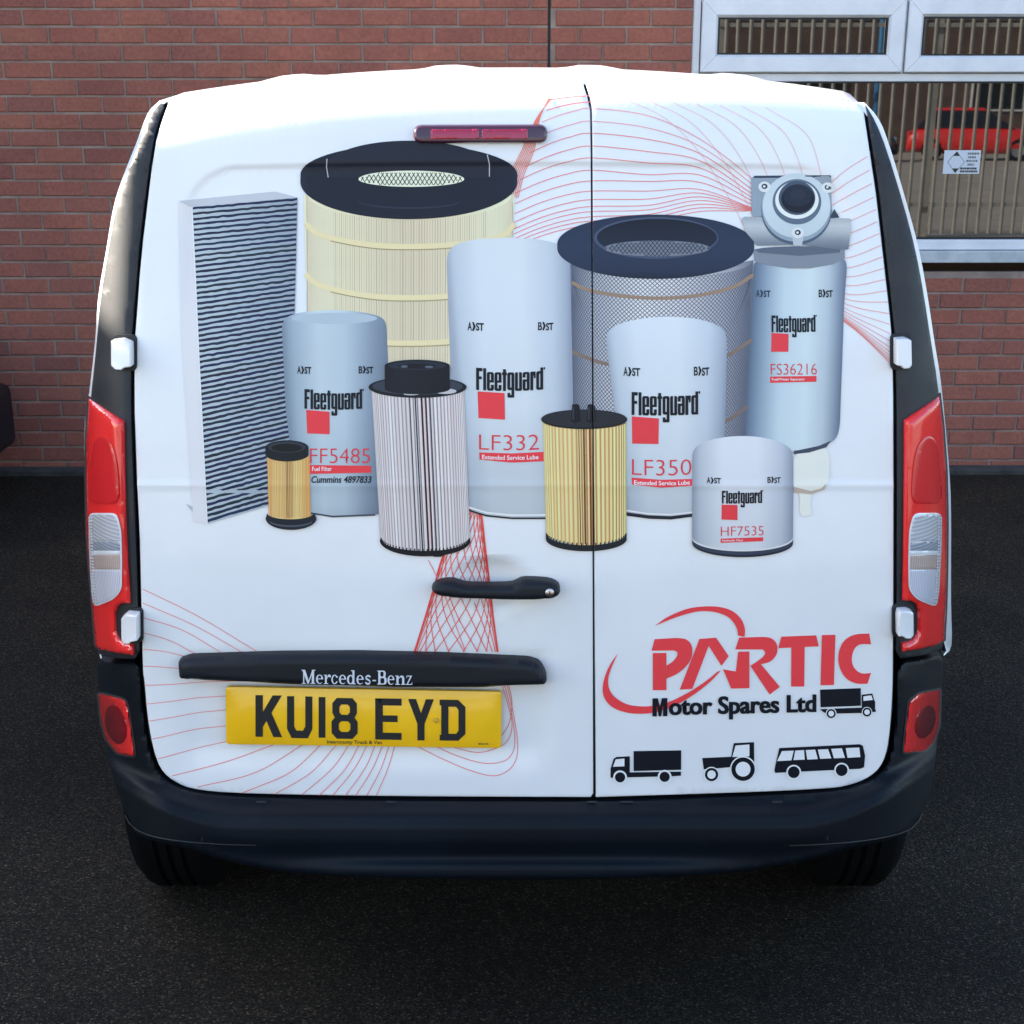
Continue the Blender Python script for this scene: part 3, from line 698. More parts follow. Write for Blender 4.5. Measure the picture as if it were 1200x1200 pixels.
BO = [(113,771),(116,810),(120.5,833),(126.5,893),(137.5,927),(148,957),(160,978),(185,987),(222,995),(262,1008),(333,1023),(440,1029),(600,1031.5),(760,1029),(867,1023),(950,1008),(1000,994),(1040,985),(1062,976),(1079,957),(1090,933),(1097,883),(1101.5,843),(1103.5,807),(1106,766),
      (1080,773),(1051.5,776),(1050.5,833),(1046.5,875),(1038,900),(1020,916),(995,925),(967,928.6),(900,932.2),(800,935.8),(698,939),(533,938.3),(400,937),(283,934.3),(229,929.6),(203,921),(186,906),(175.5,882),(168.5,843),(164.5,800),(163.5,775),(137,777)]
bp = pad('bumper', dense(rp(BO, 1, .2), 5), [(0, -.010), (1.0, -.003), (2.5, 0), (0, -.012)], van, M['bumper'], grid=4, surf=bump_surf, ang=60)
bx = bp.data; 
bmq = bmesh.new(); bmq.from_mesh(bx)                   # turn the bumper's edge back under the van
ed = [e for e in bmq.edges if len(e.link_faces) == 1]; r_ = bmesh.ops.extrude_edge_only(bmq, edges=ed)
for v_ in [g for g in r_['geom'] if isinstance(g, bmesh.types.BMVert)]: v_.co.y += .17; v_.co.x = VX+(v_.co.x-VX)*(.99 if v_.co.z < .6 else 1.0)
bmq.to_mesh(bx); bmq.free(); sharpen(bx, 60)
# joints and clips of the bumper
for x0, y0, x1, y1 in ((237,962,236,986), (968,962,969,985)):
    slab('bumper_joint', [(x0,y0),(x0+1.2,y0),(x1+1.2,y1),(x1,y1)], [(0, .0012), (0, -.003)], bp, M['gap'], rel=False, surf=bump_surf)
for x0, x1 in ((688,699), (727,742), (452,463), (300,312), (905,917)):
    slab('bumper_clip', rcorner([(x0,938.6),(x1,938.6),(x1,941),(x0,941)], 1), [(0, .0016), (0, -.003)], bp, M['gap'], rel=False, surf=bump_surf)
for Q in ([(146,955),(152,965),(163,974),(185,981.5),(220,986.5),(262,989.5),(300,990.5)], [(1081,953),(1076,963),(1064,973),(1040,980.5),(1005,986),(962,989.5),(925,991)]):
    a_, b_ = ribbon(crom(Q, 4), 1.1); slab('bumper_joint', a_+b_[::-1], [(0, .0014), (0, -.003)], bp, M['joint'], rel=False, surf=bump_surf)  # joint line along the lower edge, its highlight painted as pale grey
# reflector lamps in the bumper
for side, P in enumerate(([(115.2,812.5),(137,817.5),(146.5,821),(150,832),(157.8,886.5),(137.5,883),(124,866),(118.5,845)], [(1101.8,808),(1100.5,850),(1094,870),(1084,880),(1059,882.5),(1063,845),(1066,822),(1077,813)])):
    rl = pad('rear_reflector', dense(rcorner(P, 3.2), 3), [(0, .004), (.8, .008), (2.6, .011), (0, -.006)], van, M['red'], grid=3, surf=bump_surf)
    pad('reflector_surround', dense(inset(rcorner(P, 3.2), -2.3), 4), [(0, .002), (1, .0035), (0, -.004)], rl, M['gap'], grid=3, surf=bump_surf)
    c = [ell(135.6,849,13.2,23.5, n=36), ell(1084,846,12.5,20, n=36)][side]
    c = [(x+(y-848)*(.16 if side == 0 else -.2), y) for x, y in c]
    pad('fog_lens', c, [(0, .0095), (1, .0125), (3, .0155), (8, .018), (0, .006)], rl, M['fog'], grid=2.5, surf=bump_surf)

# ================================================================== PRINT ON THE DOORS
def s2l(c): c = c/255; return c/12.92 if c <= .04045 else ((c+.055)/1.055)**2.4
WREF = (200, 222, 247)
def pc(r, g, b): 
    q = np.array([s2l(v)/s2l(w_) for v, w_ in zip((r, g, b), WREF)])
    return np.minimum(.83, .79*q*max(1e-4, q@np.array([.3, .6, .1]))**.24)
def prof(stops):
    X = [s for s, _ in stops]; Cc = np.array([pc(*c) for _, c in stops])
    return lambda s: np.stack([np.interp(s, X, Cc[:, k]) for k in range(3)], -1)
class Print:
    def __init__(s, name, off=0.0012, surf=None, seam=True): s.n = name; s.it = []; s.off = off; s.surf = surf; s.seam = seam
    def add(s, polys, col, layer=0, sx=10, sy=10, holes=(), tri=None):
        s.it.append((tri or fill(polys, holes), col, layer, sx, sy)); return s
    def build(s, parent, material=None, side=None):
        P2 = []; OF = []; Fc = []; CO = []
        for (V2, T), col, layer, sx, sy in s.it:
            bm = bmesh.new(); vs = [bm.verts.new((x, y, 0)) for x, y in V2]
            for t in T:
                if len(set(t)) < 3: continue
                try: bm.faces.new([vs[i] for i in t])
                except ValueError: pass
            x = [v[0] for v in V2]; y = [v[1] for v in V2]
            if not x: continue
            grid_cut(bm, XS(min(x), max(x), sx), YS(min(y), max(y), sy) if s.surf is None else XS(min(y), max(y), sy))
            if s.seam and min(x) < 700 and max(x) > 690:
                for dx in (-1.0, 1.0):
                    bmesh.ops.bisect_plane(bm, geom=bm.verts[:]+bm.edges[:]+bm.faces[:], dist=1e-6, plane_co=(SEAM(100)+dx, 100, 0), plane_no=(1, -.0042, 0))
                kill = [f for f in bm.faces if abs(f.calc_center_median().x-SEAM(f.calc_center_median().y)) < 1.0]
                bmesh.ops.delete(bm, geom=kill, context='FACES')
            if side: bmesh.ops.delete(bm, geom=[f for f in bm.faces if not side(*f.calc_center_median()[:2])], context='FACES')
            bm.verts.index_update(); n0 = len(P2)
            if not bm.faces: bm.free(); continue
            P2 += [(v.co.x, v.co.y) for v in bm.verts]; OF += [s.off+.00022*layer]*len(bm.verts)
            q = np.array([(v.co.x, v.co.y) for v in bm.verts])
            cc = col(q[:, 0], q[:, 1]) if callable(col) else np.tile(np.asarray(col), (len(q), 1))
            for f in bm.faces:
                Fc.append([v.index+n0 for v in f.verts]); CO += [cc[v.index] for v in f.verts]
            bm.free()
        P2 = np.array(P2); OF = np.array(OF)
        V = s.surf(P2[:, 0], P2[:, 1], OF) if s.surf else on_van(P2[:, 0], P2[:, 1], OF)
        me = bpy.data.meshes.new(s.n); me.from_pydata([tuple(v) for v in V], [], Fc)
        ca = me.color_attributes.new('print_color', 'FLOAT_COLOR', 'CORNER')
        buf = np.ones((len(CO), 4), np.float32); buf[:, :3] = np.array(CO); ca.data.foreach_set('color', buf.ravel())
        bm = bmesh.new(); bm.from_mesh(me)
        for f in bm.faces:
            f.smooth = True
            f.normal_update()
            if f.normal.y > 0: f.normal_flip()
        bm.to_mesh(me); bm.free()
        return link(s.n, me, parent, material or M['print'])

# lettering from Blender's own font
def text(t, box, slope=0.0, bow=0.0, bold=0.0, shear=0.0):
    cu = bpy.data.curves.new('t', 'FONT'); cu.body = t; cu.offset = bold; cu.resolution_u = 4; cu.shear = shear
    ob = bpy.data.objects.new('t', cu); C.objects.link(ob); me = ob.to_mesh()
    V = np.array([v.co[:2] for v in me.vertices]); T = [tuple(p.vertices) for p in me.polygons]
    ob.to_mesh_clear(); bpy.data.objects.remove(ob); bpy.data.curves.remove(cu)
    lo, hi = V.min(0), V.max(0); U = (V-lo)/(hi-lo); x0, y0, x1, y1 = box
    X = x0+U[:, 0]*(x1-x0); Y = y1-U[:, 1]*(y1-y0)+slope*(X-x0)+bow*(1-(2*U[:, 0]-1)**2)
    return list(zip(X, Y)), T
def warp(P, x0, x1, slope, bow): return [(x, y+slope*(x-x0)+bow*(1-(2*(x-x0)/(x1-x0)-1)**2)) for x, y in P]
def R_(a, b, c, d, ch=0):
    if not ch: return [(a,b),(c,b),(c,d),(a,d)]
    return [(a+ch,b),(c-ch,b),(c,b+ch),(c,d-ch),(c-ch,d),(a+ch,d),(a,d-ch),(a,b+ch)]
def wordmark():
    P = []; H = []; s = 1.9; i0, i1 = 1.85, 2.65; W = 4.5
    P += [R_(0,0,s,10), R_(0,8.5,4.0,10), R_(0,4.9,3.6,6.2), R_(4.55,0,4.55+s,10)]; x = 6.95
    for _ in range(2):
        P.append(R_(x,0,x+W,8.4,.7)); H += [R_(x+i0,4.7,x+i1,7.4), R_(x+i0,1.1,x+i1,3.7), R_(x+i1-.01,2.7,x+W+.1,3.7)]; x += W+.45
    P += [R_(x+.5,0,x+2.4,9.8), R_(x-.1,7.2,x+3.0,8.4)]; x += 3.3
    P += [R_(x,.4,x+W,8.4,.7), R_(x+i1,-2.6,x+W,2), R_(x+.1,-3,x+W,-1.7,.4), R_(x+.1,-2.4,x+1.8,-.8)]; H.append(R_(x+i0,1.6,x+i1,7.3)); x += W+.45
    P.append(R_(x,0,x+W,8.4,.5)); H.append(R_(x+i0,1.1,x+i1,8.6)); x += W+.45
    P.append(R_(x,0,x+W,8.4,.7)); H += [R_(x+i0,1.0,x+i1,4.0), R_(x+i0,5.0,x+i1,7.4), R_(x-.1,5.1,x+i0+.01,5.9)]; x += W+.45
    P += [R_(x,0,x+s,8.4), R_(x+s,6.6,x+3.4,8.4), R_(x+2.3,5.4,x+3.4,7)]; x += 3.8
    P += [R_(x,0,x+W,8.4,.7), R_(x+i1,0,x+W,10)]; H.append(R_(x+i0,1.1,x+i1,7.3)); x += W
    P.append(ell(x+.75,9.5,.5,.6,n=12)); W_ = x
    return P, H, W_
WMK = wordmark(); WM = fill(WMK[0], WMK[1])
def wordmark_at(x0, x1, top, base, slope, bow):
    V = [(x0+x/WMK[2]*(x1-x0), base-y/10*(base-top)) for x, y in WM[0]]
    return warp(V, x0, x1, slope, bow), WM[1]
INK = pc(20, 32, 54); RED = pc(222, 66, 82); RED2 = pc(214, 62, 84); WHT = pc(232, 236, 246)
def canister(name, outline, xl, xr, stops, y0, y1, fy=None, sx=4, off=.0012, layer=0):
    p = Print(name, off); f = prof(stops)
    def col(x, y):
        s = (x-xl(y))/(xr(y)-xl(y)); c = f(np.clip(s, 0, 1))
        if fy is not None: c = c*np.stack([np.interp((y-y0)/(y1-y0), [q[0] for q in fy], [q[1] for q in fy])]*3, -1)
        return np.clip(c, 0, .84)
    p.add([rp(dense(outline, 14), 2)], col, layer, sx, 10); return p
lin = lambda y0, x0, y1, x1: (lambda y: x0+(np.asarray(y)-y0)/(y1-y0)*(x1-x0))
def ast(p, letter, x0, x1, y0, y1, lay, slope=0, col=INK):
    w_ = x1-x0
    p.add(None, col, lay, 20, 20, tri=text(letter, (x0, y0, x0+.26*w_, y1), slope, bold=.02))
    cx = x0+.28*w_; P = [(cx, y0), (cx+.10*w_, y0), (cx+.22*w_, (y0+y1)/2), (cx+.10*w_, y1+.3), (cx, y1+.3), (cx+.08*w_, (y0+y1)/2)]
    p.add([[(x, y+slope*(x-x0)) for x, y in P]], col, lay, 20, 20)
    p.add(None, col, lay, 20, 20, tri=text('ST', (x0+.52*w_, y0+.1*(y1-y0), x1, y1+.3), slope, bold=.03))
def brandmark(p, fx0, fx1, ft, fb, slope, bow, sq, num, nbox, strip, label, lbox, lay=3, nsl=0, nbow=0):
    p.add(None, INK, lay+1, 20, 20, tri=wordmark_at(fx0, fx1, ft, fb, slope, bow))
    p.add([sq], RED, lay, 20, 20)
    p.add(None, RED2, lay, 20, 20, tri=text(num, nbox, nsl, nbow, bold=-.012))
    p.add([strip], RED, lay, 20, 20)
    if label: p.add(None, WHT, lay+1, 20, 20, tri=text(label, lbox, nsl, nbow, bold=.012))

# ---- red guilloche lines ------------------------------------------------
gl = Print('line_pattern', .0008); LC = pc(226, 120, 128); LC2 = pc(226, 86, 84); LF = pc(222, 176, 190)
def line(pts, wd, col, lay=0, n=7, w1=None):
    Lq, Rq = ribbon(crom(pts, n), wd, w1); V = Lq+Rq; m = len(Lq)
    gl.add(None, col, lay, 10, 10, tri=(V, [(i, i+1, m+i+1, m+i) for i in range(m-1)]))
yy = [112, 119, 127, 142, 156, 171, 185, 199.5, 212, 224, 234, 242, 248, 254, 259, 264]
for i, ys_ in enumerate(yy):
    t = i/(len(yy)-1); by = ys_+np.interp(ys_, [112, 127, 160, 200, 265], [5, 16, 24, 27, 26]); bx = float(np.interp(by, [116, 170, 205, 226, 300], [645, 625, 611, 604, 601]))
    pts = [(bx, by), (bx+(694-bx)*.33, by+(ys_-by)*.48), (bx+(694-bx)*.66, by+(ys_-by)*.82), (694, ys_)]
    pts += [(760, ys_+6-10*t+ (4 if t < .5 else 0)), (820, np.interp(t, [0, .3, .6, 1], [146, 184, 222, 248])), (880, np.interp(t, [0, .3, .6, 1], [196, 224, 243, 247])), (925, np.interp(t, [0, .5, 1], [255, 262, 240]))]
    if i >= 2: line(pts, .85, LC if i > 3 else pc(224,150,158), i % 3)
    else: line(pts[:4], 1.0, LC, i % 3)
for i in range(7):                                    # the fainter tops of the arcs
    x0 = 735+i*27; y0 = 117+i*1.5; line([(x0, y0), (x0+45, y0+22+i), (x0+85-i*4, y0+62), (x0+118-i*8, y0+112), (x0+138-i*11, y0+150)], .6, LF, i % 3)
for i in range(8):                                    # bundle by the brake light
    t = i/7; line([(646-3*t, 115.5), (632+4*t-4, 140), (612+14*t, 175), (598+16*t, 205), (592+15*t, 232)], .95, pc(234,128,120), i % 3)
r_ = [183, 199, 215, 231, 245.5, 259.5, 273.5, 287.5, 301, 314.5, 327.5, 340.5, 354, 367.5, 380, 391, 400, 408, 414, 418.5, 422.5, 425.5, 428]
for i, yr in enumerate(r_):
    t = i/(len(r_)-1); xr_ = np.interp(yr, [183, 283, 367, 428], [1018, 1033, 1043, 1046.5])-1
    yl = np.interp(i, [0, 3, 7, 11, 14, 17, 22], [228, 262, 306, 336, 346, 352, 358]); xl_ = 960
    dy = np.interp(i, [0, 8, 11, 15, 22], [-4, 6, 7, 2, -6])
    line([(xl_, yl), ((xl_+xr_)/2, (yl+yr)/2+dy), (xr_, yr)], .85 if i < 14 else .7, pc(232,158,166) if i < 15 else pc(230,140,144), i % 3, 9)
# middle bundle: two families that cross
ev = lambda y: (np.interp(y, [596, 655, 690, 725, 764, 800, 840], [547.5, 517, 507, 497, 485, 560, 580]), np.interp(y, [596, 655, 690, 725, 764, 800, 840], [564, 571, 575, 579, 584, 590, 597]))
for j in range(13):
    u0 = -.35+1.7*j/12
    for sg in (-1, 1):
        pts = []
        for y in (596, 625, 655, 690, 725, 764):
            u = u0+sg*(.95*(y-596)/168-.45); u = 1/(1+math.exp(-5.2*(u-.5))); l_, r_e = ev(y); pts.append((l_+(r_e-l_)*u, y))
        line(pts, .9, LC2, j % 3)
line([(502, 656), (512, 676), (522, 700), (535, 735), (545, 762)], .9, LC, 2)
for Q in ([(585,770),(593,800),(601,835),(606,866),(606,886),(598,901),(579,909),(551,903),(518,890),(486,875)], [(582,770),(590,800),(599,835),(603,862),(602,880),(592,892),(568,895),(536,887),(506,874)], [(578,770),(587,800),(596,830),(600,850),(597,866),(587,876),(562,883),(538,879),(518,873)], [(588,770),(595,800),(600,825),(597,848),(589,862),(575,872)]):
    line(Q, .8, LC, 1)                                # loop right of the plate
for a, b_, m_ in (((167,690),(302,764),(232,722)), ((167,706.5),(283,764),(228,733)), ((167,723.5),(258,764),(213,738)), ((167,741),(230,767),(200,751)), ((168,760.5),(222,771),(196,764)), ((168,780.5),(214,784),(190,781.5)), ((169,803),(300,799),(230,801)),
                  ((171,825),(268,817),(220,820)), ((174,845),(268,833),(220,838)), ((178,866),(268,852),(222,857)), ((185,889),(268,870),(226,879))):
    line([a, m_, b_], .7, LC, 0, 9)
for k, (a, m_, b_) in enumerate((((202,909),(266,893),(327,872)), ((232,922),(300,905),(358,872)), ((284,929),(340,905),(378,872)), ((323,930),(365,905),(396,872)), ((354,931),(390,900),(410,872)), ((374,932),(404,902),(422,872)), ((390,932),(416,900),(431,872)), ((405,932),(428,900),(440,873)), ((417,932),(436,902),(449,873)), ((430,932),(446,902),(456,874)), ((441,932),(454,902),(463,874)))):
    line([a, m_, b_], .8, LC, k % 3, 9)
for lb, fn in (('thin red arcs at the top of the left door', lambda x, y: x < SEAM(y) and y < 320), ('crossing red lines below the filters and round the plate', lambda x, y: x < SEAM(y) and y >= 320),
               ('thin red arcs at the top of the right door', lambda x, y: x > SEAM(y) and x < 957), ('red lines fanning out at the right edge', lambda x, y: x > SEAM(y) and x >= 957)):
    gl.build(van, side=fn)['label'] = lb

# ---- cabin filter -------------------------------------------------------
p = Print('filter_print', .0014)
p.add([[(209,235.5),(322,224.5),(348.5,231.5),(223.8,242.5)]], pc(176,196,222), 0)
p.add([[(209,236),(223.8,242.5),(242.5,614),(226.5,611),(213,400)]], lambda x, y: np.tile(pc(198,215,238), (len(x), 1)), 0)
p.add([[(218,590),(226,594),(226,600)]], pc(170,186,214), 0)
def fx(s, t):                                          # front face, s across, t down
    l = np.array([223.8+18.7*t, 242.5+371.5*t]); r = np.array([348.5+(-8)*t, 231.5+353*t]); q = l+(r-l)*s; return (q[0], q[1])
p.add([[fx(0,0), fx(1,0), fx(1,1), fx(0,1)]], lambda x, y: np.stack([np.interp(x, [224, 300, 350], [k0, k1, k2]) for k0, k1, k2 in zip(pc(168,196,222), pc(150,178,208), pc(140,166,196))], -1), 1)
ns = 60
for k in range(ns):
    t0 = (k+.12)/ns; top = []; bot = []
    for i in range(22):
        s = .012+.985*i/21; wob = random.uniform(-.0012, .0012); th = .0084+.0018*(t0-.5)+random.uniform(-.001, .001)
        top.append(fx(s, t0+wob)); bot.append(fx(s, t0+wob+th))
    m = len(top); p.add(None, pc(*[random.uniform(.85, 1.15)*v for v in (38,58,98)]), 2, 30, 30, tri=(top+bot, [(i, i+1, m+i+1, m+i) for i in range(m-1)]))
p.add([[fx(0,0), fx(.012,0), fx(.012,1), fx(0,1)]], pc(206,224,244), 3)
o = p.build(van); o['label'] = 'printed flat pleated cabin filter panel'

# ---- cream air filter ---------------------------------------------------
E_ = lambda cx, cy, rx, ry, xs: [(x, cy+ry*math.sqrt(max(0, 1-((x-cx)/rx)**2))) for x in xs]
p = Print('filter_print', .0016)
bodyc = [(355.5,228),(480,246),(603,228),(599,300),(590,430),(364,430),(360,372)]
f = prof([(0, (216,220,206)), (.2, (212,217,200)), (.45, (196,202,188)), (.62, (203,208,194)), (1, (222,226,210))])
p.add([bodyc], lambda x, y: f((x-357)/246), 0, 8, 10)
for k in range(118):
    s = math.sin(math.radians(-88+176*k/117)); x = 480+121*s; w_ = .55+.5*(1-abs(s)); d = random.uniform(.96, 1.12)-.10*(1-abs(s))*random.random()
    c = pc(182*d, 184*d, 170*d); yb = 258-32*(1-math.sqrt(max(0, 1-s*s)))
    y0 = yb; y1 = 425
    if abs(s) > .75: c = pc(200, 208, 196)
    p.add([[(x-w_/2, y0), (x+w_/2, y0), (x+w_/2-s*1.2, y1), (x-w_/2-s*1.2, y1)]], c, 1, 400, 20)
for cy, ry in ((262, 27), (321, 28), (374, 28)):
    a = crom([(358,cy),(372,cy+.36*ry+2),(400,cy+.72*ry),(440,cy+.95*ry),(480,cy+ry),(520,cy+.95*ry),(560,cy+.80*ry),(590,cy+.5*ry),(603,cy)], 5)
    Lq, Rq = ribbon(a, 6.2); m = len(Lq); p.add(None, pc(216,211,180), 2, 10, 20, tri=(Lq+Rq, [(i, i+1, m+i+1, m+i) for i in range(m-1)]))
    Lq, Rq = ribbon([(x, y+3.8) for x, y in a[8:-8]], 1.2); m = len(Lq); p.add(None, pc(160,160,136), 2, 10, 20, tri=(Lq+Rq, [(i, i+1, m+i+1, m+i) for i in range(m-1)]))
p.add([ell(479, 213, 127.3, 44, 0, 180, 40)+[(352,205)]+ell(479, 205, 127.3, 36, 180, 360, 30)], lambda x, y: np.stack([np.interp(x, [352, 362, 400, 560, 600, 606], [a*1.7, a, a, a, a*1.2, a*1.8]) for a in pc(32,44,70)], -1), 3, 10, 12)
p.add([ell(478.5, 196, 96, 31.2, 180, 360, 40)+[(574.5,208),(383,208)]], pc(40,50,76), 4, 12, 12)
p.add([ell(482, 210, 62, 10, 180, 360, 30)+ell(482, 210, 62, 9, 0, 180, 30)[1:-1]], pc(206,226,220), 5, 12, 12)
for k in range(-24, 25):
    for sg in (-1, 1):
        x0 = 482+k*5.2; seg = []
        for j in range(9):
            yq = 200+j*2.4; xq = x0+sg*(yq-209)*.62
            top_ = 210-10*math.sqrt(max(0, 1-((xq-482)/62)**2)); bo_ = 210+9*math.sqrt(max(0, 1-((xq-482)/62)**2))
            if abs(xq-482) < 60 and top_ < yq < bo_: seg.append((xq, yq))
        if len(seg) > 1:
            Lq, Rq = ribbon(seg, .9); m = len(Lq); p.add(None, pc(52,66,84), 6, 30, 30, tri=(Lq+Rq, [(i, i+1, m+i+1, m+i) for i in range(m-1)]))
for a in ([(383.4,186),(382.6,196),(384.5,208)], [(571,181),(573.5,192),(573.5,207)]):
    Lq, Rq = ribbon(a, 1.1); p.add(None, pc(170,184,206), 6, 30, 30, tri=(Lq+Rq, [(0,1,4,3),(1,2,5,4)]))
p.add([ell(480, 236, 60, 9, 0, 180, 20)+ell(480, 234.8, 60, 8, 180, 0, 20)], pc(50,64,92), 5, 12, 12)
o = p.build(van); o['label'] = 'printed large cream air filter with black rim'

# ---- expanded-mesh air filter -------------------------------------------
p = Print('filter_print', .0016)
bodym = [(655,292),(669,310),(769,328),(883,305),(880,420),(874,520),(671,520),(669,400)]
f = prof([(0, (124,142,172)), (.12, (166,184,208)), (.4, (208,222,240)), (.6, (196,211,232)), (.85, (160,176,202)), (1, (112,128,156))])
p.add([bodym], lambda x, y: f((x-668)/(883-668-.045*(y-300))), 0, 8, 10)
for k in range(60):
    for sg in (-1, 1):
        a0 = -90+180*k/59; seg = []
        for j in range(27):
            yq = 306+j*8.2; a = a0+sg*(yq-306)*.62
            a = (a+90) % 180-90
            s = math.sin(math.radians(a)); x = 776-.022*(yq-306)+(106-.02*(yq-306))*s; y = yq+19*math.cos(math.radians(a))
            if seg and abs(x-seg[-1][0]) > 40:
                if len(seg) > 1:
                    Lq, Rq = ribbon(seg, .85); m = len(Lq); p.add(None, pc(100,117,147), 1, 300, 300, tri=(Lq+Rq, [(i, i+1, m+i+1, m+i) for i in range(m-1)]))
                seg = []
            seg.append((x, y))
        if len(seg) > 1:
            Lq, Rq = ribbon(seg, .85); m = len(Lq); p.add(None, pc(100,117,147), 1, 300, 300, tri=(Lq+Rq, [(i, i+1, m+i+1, m+i) for i in range(m-1)]))
for a, cc in (([(670,331),(690,340),(730,347),(775,349.5),(820,346),(860,336),(883,322)], (150,138,128)), ([(670,412),(690,420),(715,427),(760,430),(820,426),(853,416),(881,398)], (132,124,122)), ([(671,490),(760,506),(820,502),(851,493),(876,476)], (128,120,122))):
    q = crom(a, 5); Lq, Rq = ribbon(q, 4.2); m = len(Lq); p.add(None, pc(*cc), 2, 10, 20, tri=(Lq+Rq, [(i, i+1, m+i+1, m+i) for i in range(m-1)]))
p.add([ell(768.5, 291, 115.5, 36, 0, 180, 40)+ell(768.5, 286, 115.5, 34.5, 180, 360, 40)], lambda x, y: np.stack([np.interp(y, [254, 290, 318, 327], [a*1.15, a*1.4, a*1.1, a*.55]) for a in pc(44,62,98)], -1), 3, 10, 10)
p.add([ell(769, 279, 73, 24.5)], pc(76,98,138), 4, 10, 10)
p.add([ell(770, 278.5, 70.5, 22)], lambda x, y: np.stack([np.interp(y, [256, 276, 300], [a*.6, a, a*1.5]) for a in pc(34,50,80)], -1), 5, 10, 10)
p.add([ell(770, 291, 62, 9.5, 0, 180, 24)+ell(770, 291, 62, 9, 180, 360, 24)], pc(120,138,166), 6, 12, 12)
for k in range(-22, 23):
    for sg in (-1, 1):
        seg = []
        for j in range(8):
            yq = 282+j*2.6; xq = 770+k*5+sg*(yq-291)*.8
            if ((xq-770)/62)**2+((yq-291)/9.4)**2 < 1: seg.append((xq, yq))
        if len(seg) > 1:
            Lq, Rq = ribbon(seg, .9); m = len(Lq); p.add(None, pc(58,74,104), 7, 40, 40, tri=(Lq+Rq, [(i, i+1, m+i+1, m+i) for i in range(m-1)]))
o = p.build(van); o['label'] = 'printed wire mesh air filter with dark blue rim'

# ---- pump-headed canister (right) ---------------------------------------
GREY = [(0, (92,120,158)), (.12, (128,160,196)), (.35, (176,208,234)), (.62, (186,216,238)), (.82, (168,196,222)), (.95, (126,152,186)), (1, (104,130,166))]
xl, xr = lin(311, 884, 511, 873), lin(303, 991.5, 499, 983)
ol = [(884,305),(937,318),(990,302),(992.5,312),(989,360),(984,498),(981,512),(972,520),(950,526),(920,528.5),(890,522),(873,512),(876,450)]
p = canister('filter_print', ol, xl, xr, GREY, 305, 528, off=.0020)
p.add([rp([(928,527),(972,520),(972,560),(966,573),(951,576),(949,594),(953,601),(944,606),(936,602),(938,578),(928,574)], 2)], pc(214,222,232), 0)
p.add([[(930,570),(950,575),(962,572),(968,566),(966,573),(950,579),(930,577)]], pc(176,176,176), 1)
p.add([[(930,528.5),(960,522),(974,516),(968,524),(948,530),(930,532)]], pc(70,90,120), 1)
p.add([[(884,292),(990,291),(990,303),(976,310),(950,314.5),(925,314.5),(900,311),(884,306)]], prof([(0,(88,110,142)),(.5,(126,148,174)),(1,(118,140,168))])(np.array([.5]))[0], 2, 12, 12)
p.add([ell(937, 293, 52, 4.2, 180, 360, 20)+[(985,296),(937,300),(889,296)]], pc(96,116,146), 3, 12, 12)
tb_ = prof([(0,(150,172,196)),(.3,(176,198,218)),(.75,(128,150,176)),(1,(104,126,154))])
p.add([[(869.5,257),(872,254),(996,256),(997,268),(994,292),(986,293),(940,287),(888,288),(874,272)]], lambda x, y: tb_((y-254)/38), 4, 12, 6)
p.add([rcorner([(880.5,207),(974,206),(975,252),(881,254)], 5)], lambda x, y: np.tile(pc(138,166,196), (len(x), 1)), 5, 12, 12)
p.add([[(884,206),(973,205.3),(974,208),(883,208.6)]], pc(56,80,112), 6, 20, 20)
p.add([[(978,245),(984,255),(972,256)]], pc(60,82,112), 5)
p.add([ell(933.5, 247, 41.2, 39.8)], pc(82,108,142), 6, 12, 12); p.add([ell(933.5, 244.6, 40.6, 38.8)], pc(140,168,198), 6.5, 12, 12)
p.add([ell(933.5, 241, 39.8, 37.8)], lambda x, y: np.stack([np.interp(y, [204, 240, 279], [a, a*1.08, a*.95]) for a in pc(178,206,230)], -1), 7, 12, 12)
for x, y in ((896,219), (970,220), (935,273)):
    p.add([ell(x, y, 7.2, 6.2)], pc(196,218,238), 8, 20, 20); p.add([ell(x, y-.6, 3.5, 3.1)], pc(54,76,106), 9, 20, 20); p.add([ell(x-.4, y-.5, 1.5, 1.4)], pc(200,220,240), 10, 20, 20)
p.add([[(928,275),(942,275),(940,288),(930,288)]], pc(170,194,218), 7, 20, 20)
p.add([ell(934, 236.5, 28.6, 26.6)], pc(96,124,158), 8, 12, 12)
p.add([ell(934, 234.5, 25.5, 22)], pc(206,226,242), 9, 12, 12)
p.add([ell(934, 232, 21.5, 20)], pc(74,98,132), 10, 12, 12)
p.add([ell(935, 233, 19.3, 16.6)], pc(26,40,66), 11, 12, 12)
p.add([ell(935, 229, 17.4, 13)], pc(40,56,86), 12, 12, 12)
p.add([ell(935, 228, 9, 6.2)], pc(46,63,94), 13, 12, 12)
ast(p, 'A', 886, 903, 339.5, 348, 3, 0, pc(52,78,114)); ast(p, 'B', 959.5, 976, 339.5, 348.5, 3, -.06)
brandmark(p, 904, 955.5, 369.5, 389, -.01, .5, [(904,390),(924,391),(923.5,412),(903.5,412)], 'FS36216', (903, 426, 957, 439), [(902.3,441),(956.5,440.3),(956.5,447),(902.3,448.3)], 'Fuel/Water Separator', (904.5, 442.8, 943, 446.6), nsl=-.005)
o = p.build(van); o['label'] = 'printed tall canister with silver pump head'

